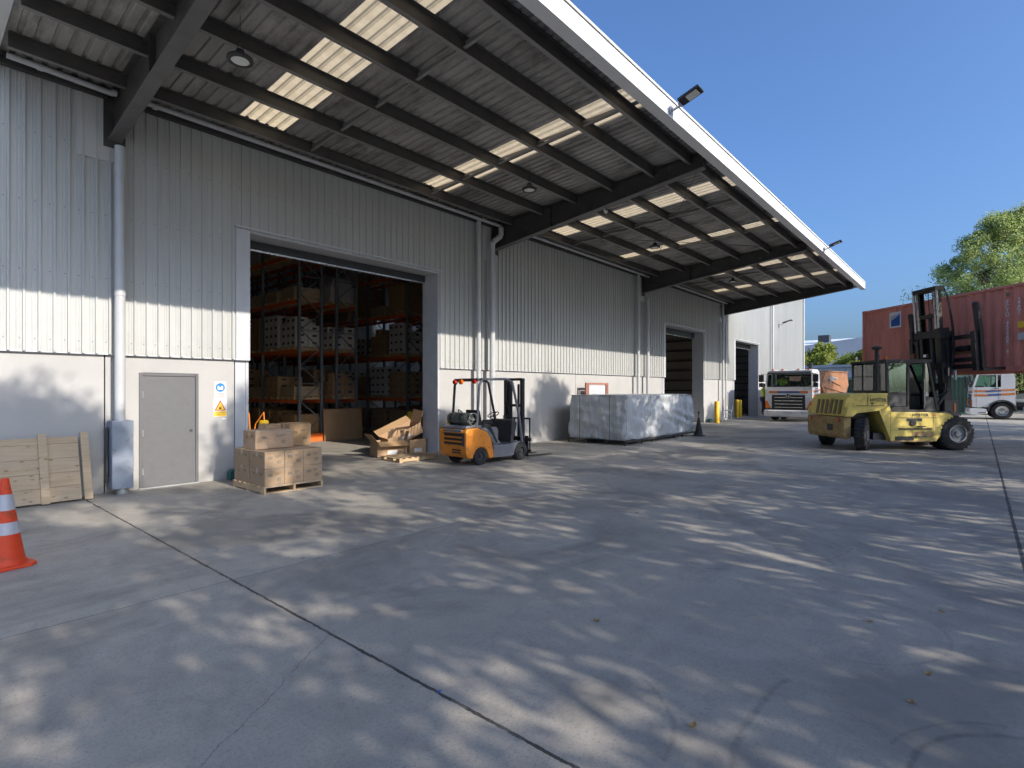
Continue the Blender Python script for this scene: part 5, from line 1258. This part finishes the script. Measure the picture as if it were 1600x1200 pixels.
    b=MB(); b.cyl((-4.1,-.85,.72),(-5.6,-.85,.72),.28,n=20); b.cyl((-4.1,.85,.72),(-5.6,.85,.72),.28,n=20); b.build('fuel_tank',M['chrome'],t)
    for s in (-1,1):
        for x in (-1.35,-3.2,-7.9,-9.3): wheel(t,(x,s*1.02,.50),.50,.30,.29,s,M['chrome'])
    b=MB(); b.box(-10.7,-2.3,-1.2,1.2,1.05,1.18); b.build('deck',M['galv'],t)
    return t
tk=truck()
tk.location=(33.3,8.15,0); tk.scale=(1.03,1.03,1.03); tk.rotation_euler=(0,0,R(180)); tk['label']='white cab-over truck facing the camera, carrying a rust-brown skip, driver inside'; tk['group']='white trucks in the yard'
TA=math.atan2(.99,-.10)
t2=dup(tk,(45.05,.45,0),TA,'white cab-over truck seen side-on at the right edge behind the forklift')
person('person','truck driver in a lime hi-vis top behind the windscreen of the left truck',(34.45,8.75,1.35),R(180),SIT)
STEP={'wrl':(.30,.16,1.25),'wrr':(.28,-.16,1.30),'ell':(.10,.25,1.18),'elr':(.10,-.25,1.20),'knl':(.05,.11,.52)}
person('person','standing person in a lime hi-vis vest leaning at the left truck cab step',(33.95,9.65,.36),R(-95),STEP)
b=MB()
# skip bin
sk=thing('skip_bin','rust-brown steel skip bin loaded on the left truck','skip',(40.6,8.10,1.22),R(180)); sk.scale=(2.0,1.1,1.0)
prof=[(1.35,0),(2.15,.75),(1.55,1.75),(-1.9,1.85),(-2.2,.9),(-1.4,0)]
b.prism(prof,-.95,-.92,'y'); b.prism(prof,.92,.95,'y')
b.add([(1.35,-.92,0),(2.15,-.92,.75),(2.15,.92,.75),(1.35,.92,0)],[(0,1,2,3)]); b.add([(2.15,-.92,.75),(1.55,-.92,1.75),(1.55,.92,1.75),(2.15,.92,.75)],[(0,1,2,3)]); b.add([(-1.4,-.92,0),(-2.2,-.92,.9),(-2.2,.92,.9),(-1.4,.92,0)],[(0,1,2,3)]); b.add([(-1.4,-.92,0),(1.35,-.92,0),(1.35,.92,0),(-1.4,.92,0)],[(0,1,2,3)])
b.build('bin_body',M['skip'],sk,bevel=.01)
for y0,y1 in ((.951,1.0),(-1.0,-.951)):
    b=MB(); b.bar((1.9,(y0+y1)/2,.75),(-1.6,(y0+y1)/2,.35),.05,.10,up=(0,1,0)); b.bar((1.3,(y0+y1)/2,1.2),(-.6,(y0+y1)/2,.85),.05,.09,up=(0,1,0)); b.bar((1.55,(y0+y1)/2,1.72),(-1.9,(y0+y1)/2,1.82),.05,.08,up=(0,1,0)); b.build('stiffener',M['skip'],sk)
    b=MB(); b.cyl((.9,(y0+y1)/2+.0,1.35),(0.0,(y0+y1)/2,1.30),.05,n=10); b.prism([(.5,1.1),(1.2,1.05),(1.1,1.4),(.6,1.45)],y0,y1,'y'); b.build('lug_plate',M['galv'],sk)
# timber load on the right truck
lo=MB(); lo.box(-.9,.9,-.9,.9,0,.55); o=lo.build('timber_stack',M['timber'],bevel=.02); o.location=(45.45,-3.4,1.19); o.rotation_euler=(0,0,TA+R(0)); tag(o,'stack of pale timber on the deck of the right-hand truck','timber')
# ---------------- background ----------------
dg=thing('shipping_container','dark green container with a pale top rail behind the right-hand truck','container',(53.6,4.6,0),R(-33))
b=MB(); corr(b,(-.0,-5.2,0),(0,1,0),(-1,0,0),10.4,.15,2.75); b.box(.08,2.4,-5.2,5.2,.1,2.75); b.build('side_panel',M['dgreen'],dg,fix=False)
b=MB(); b.box(-.06,.0,-5.3,5.3,2.70,2.9); b.box(-.06,.0,-5.3,5.3,0,.15); b.build('top_rail',MT('green_rail',(.12,.26,.20),.5,0,.1),dg)
fw_=thing('factory_wall','pale low factory wall with a light coping beyond the trucks','building',(62,0,0))
b=MB()
x=-26.0
while x<14: b.box(0,.25,x+.02,x+2.98,0,4.0); x+=3.0
b.build('wall_panel',M['cwhite'],fw_); b=MB(); b.box(-.35,12,-26,14.3,4.02,4.28); b.build('roof_edge',M['trim'],fw_)
fw2=thing('factory','distant pale grey factory with a white sloping roof edge','building',(92,0,0))
b=MB(); 
def rfz(y): return 8.1-.0*y
ribs2=MB()
x=-60.0
while x<24: x+=6
b=MB(); b.prism([(24,0),(24,8.15),(-14,12.3),(-60,8.1),(-60,0)],0,.3,'x'); b.build('wall_panel',MT('pale_factory_sheet',(.47,.50,.54),.6,0,.05,.3),fw2)
b=MB(); b.add([(.4,-60,8.1),(.4,40,8.1),(14,40,10.45),(14,-60,10.45)],[(0,1,2,3)]); b.box(14,30,-60,40,0,10.44); b.build('roof',M['cwhite'],fw2)
b=MB(); b.box(8,9.6,18.4,20.0,9.2,10.7); b.build('roof_vent',M['dgrey'],fw2)
def crown(name,n,fn,size,mat,parent,seed,z0=0):
    r=random.Random(seed); vs=[];fs=[]
    for i in range(n):
        p,nn=fn(r); s=size*r.uniform(.6,1.3)
        q=Vector((r.gauss(0,1),r.gauss(0,1),r.gauss(0,.8))); q.normalize(); u=q.orthogonal().normalized(); w=q.cross(u); a=r.uniform(0,6.28); u,w=u*math.cos(a)+w*math.sin(a),w*math.cos(a)-u*math.sin(a)
        b0=len(vs); vs+=[tuple(p-u*s*.5),tuple(p+w*s*.28+q*s*.06),tuple(p+u*s*.5),tuple(p-w*s*.28+q*s*.06)]; fs.append((b0,b0+1,b0+2,b0+3))
    me=bpy.data.meshes.new(name); me.from_pydata(vs,[],fs); me.materials.append(mat); o=bpy.data.objects.new(name,me); COL.objects.link(o); o.parent=parent; return o
def clumps(seed,H,z0,Rm,n,shape,cr=(.8,1.6),top=.25):
    r=random.Random(seed); C=[]
    for i in range(n):
        q=r.random(); z=z0+(H-z0)*q
        rad=Rm*shape(q); a=r.uniform(0,6.28); d=rad*math.sqrt(r.random())
        C.append((Vector((d*math.cos(a),d*math.sin(a),z)),r.uniform(*cr)*(1-.45*q)))
    def fn(rr):
        c,s=rr.choice(C); v=Vector((rr.gauss(0,1),rr.gauss(0,1),rr.gauss(0,.85))); v.normalize()
        return c+v*s*(rr.random()**.6*1.15),v
    return C,fn
def tree(name,label,loc,H,z0,Rm,nc,nl,ls,mat,seed,shape,cat='tree',cr=(.8,1.6),tr=.28,group=None):
    t=thing(name,label,cat,loc,0,group); C,fn=clumps(seed,H,z0,Rm,nc,shape,cr)
    b=MB(); pts=[Vector((0,0,0)),Vector((.1,0,H*.3)),Vector((-.1,.1,H*.6)),Vector((0,0,H*.88))]; rr=[tr,tr*.75,tr*.45,tr*.12]
    for i in range(3): b.cyl(pts[i],pts[i+1],rr[i],rr[i+1],9)
    for c,s in C:
        hz=max(z0*.7,c.z-Vector((c.x,c.y,0)).length*.9-s*.3); hz=min(hz,H*.85); k=hz/H
        b.cyl((0,0,hz),c,max(.02,tr*.28*(1-k)),.012,5,caps=False)
    b.build('trunk',M['bark'],t,fix=False); crown('crown',nl,fn,ls,mat,t,seed+1); return t
egg=lambda q: max(.12,math.sin(math.pi*min(1,(q*.85+.12)))**.8)
cone_=lambda q: max(.10,1-.30*q-.58*q**3)
tree('poplar_tree','tall leafy green tree rising behind the red container',(62.0,-1.9,0),16.6,2.0,9.0,420,130000,.17,M['leafA'],11,cone_,cr=(.5,1.5))
tree('poplar_tree','second green tree right of the tall one behind the container',(64.5,-9.5,0),17,2.0,6.5,110,34000,.30,M['leafA'],14,egg,cr=(.9,1.9))
dome=lambda q: max(.2,(1-q**2.2))
tree('shrub_tree','broad yellow-green shrubby tree above the pale low wall, seen left',(76.5,14.6,0),7.3,2.6,4.4,70,14000,.30,M['leafB'],31,dome,'shrub',(.5,1.1),.12)
tree('shrub_tree','yellow-green shrubby tree above the pale low wall, seen next to the container',(76.0,9.6,0),6.9,2.6,4.0,70,12000,.30,M['leafB'],35,dome,'shrub',(.5,1.1),.12)
# row of yard trees behind the camera (they shade the concrete)
base=tree('plane_tree','broad yard tree in the row along the near side of the yard',(0,0,0),15.8,4.2,5.2,120,SHN,.26,M['leafC'],51,egg,cr=(.7,1.45),group='row of yard trees shading the concrete')
base2=tree('plane_tree','broad yard tree in the row along the near side of the yard',(0,0,0),14.8,3.8,5.0,110,SHN,.26,M['leafC'],57,egg,cr=(.7,1.45),group='row of yard trees shading the concrete')
k=0
for i,(x,y,a,s) in enumerate(SHT):
    src=base if i%2==0 else base2
    o=src if k<2 else dup(src,(0,0,0),0); o.location=(x,y,0); o.rotation_euler=(0,0,R(a)); o.scale=(s,s,s); k+=1; o['label']='%s leafy tree of the row shading the yard'%SHL[i]
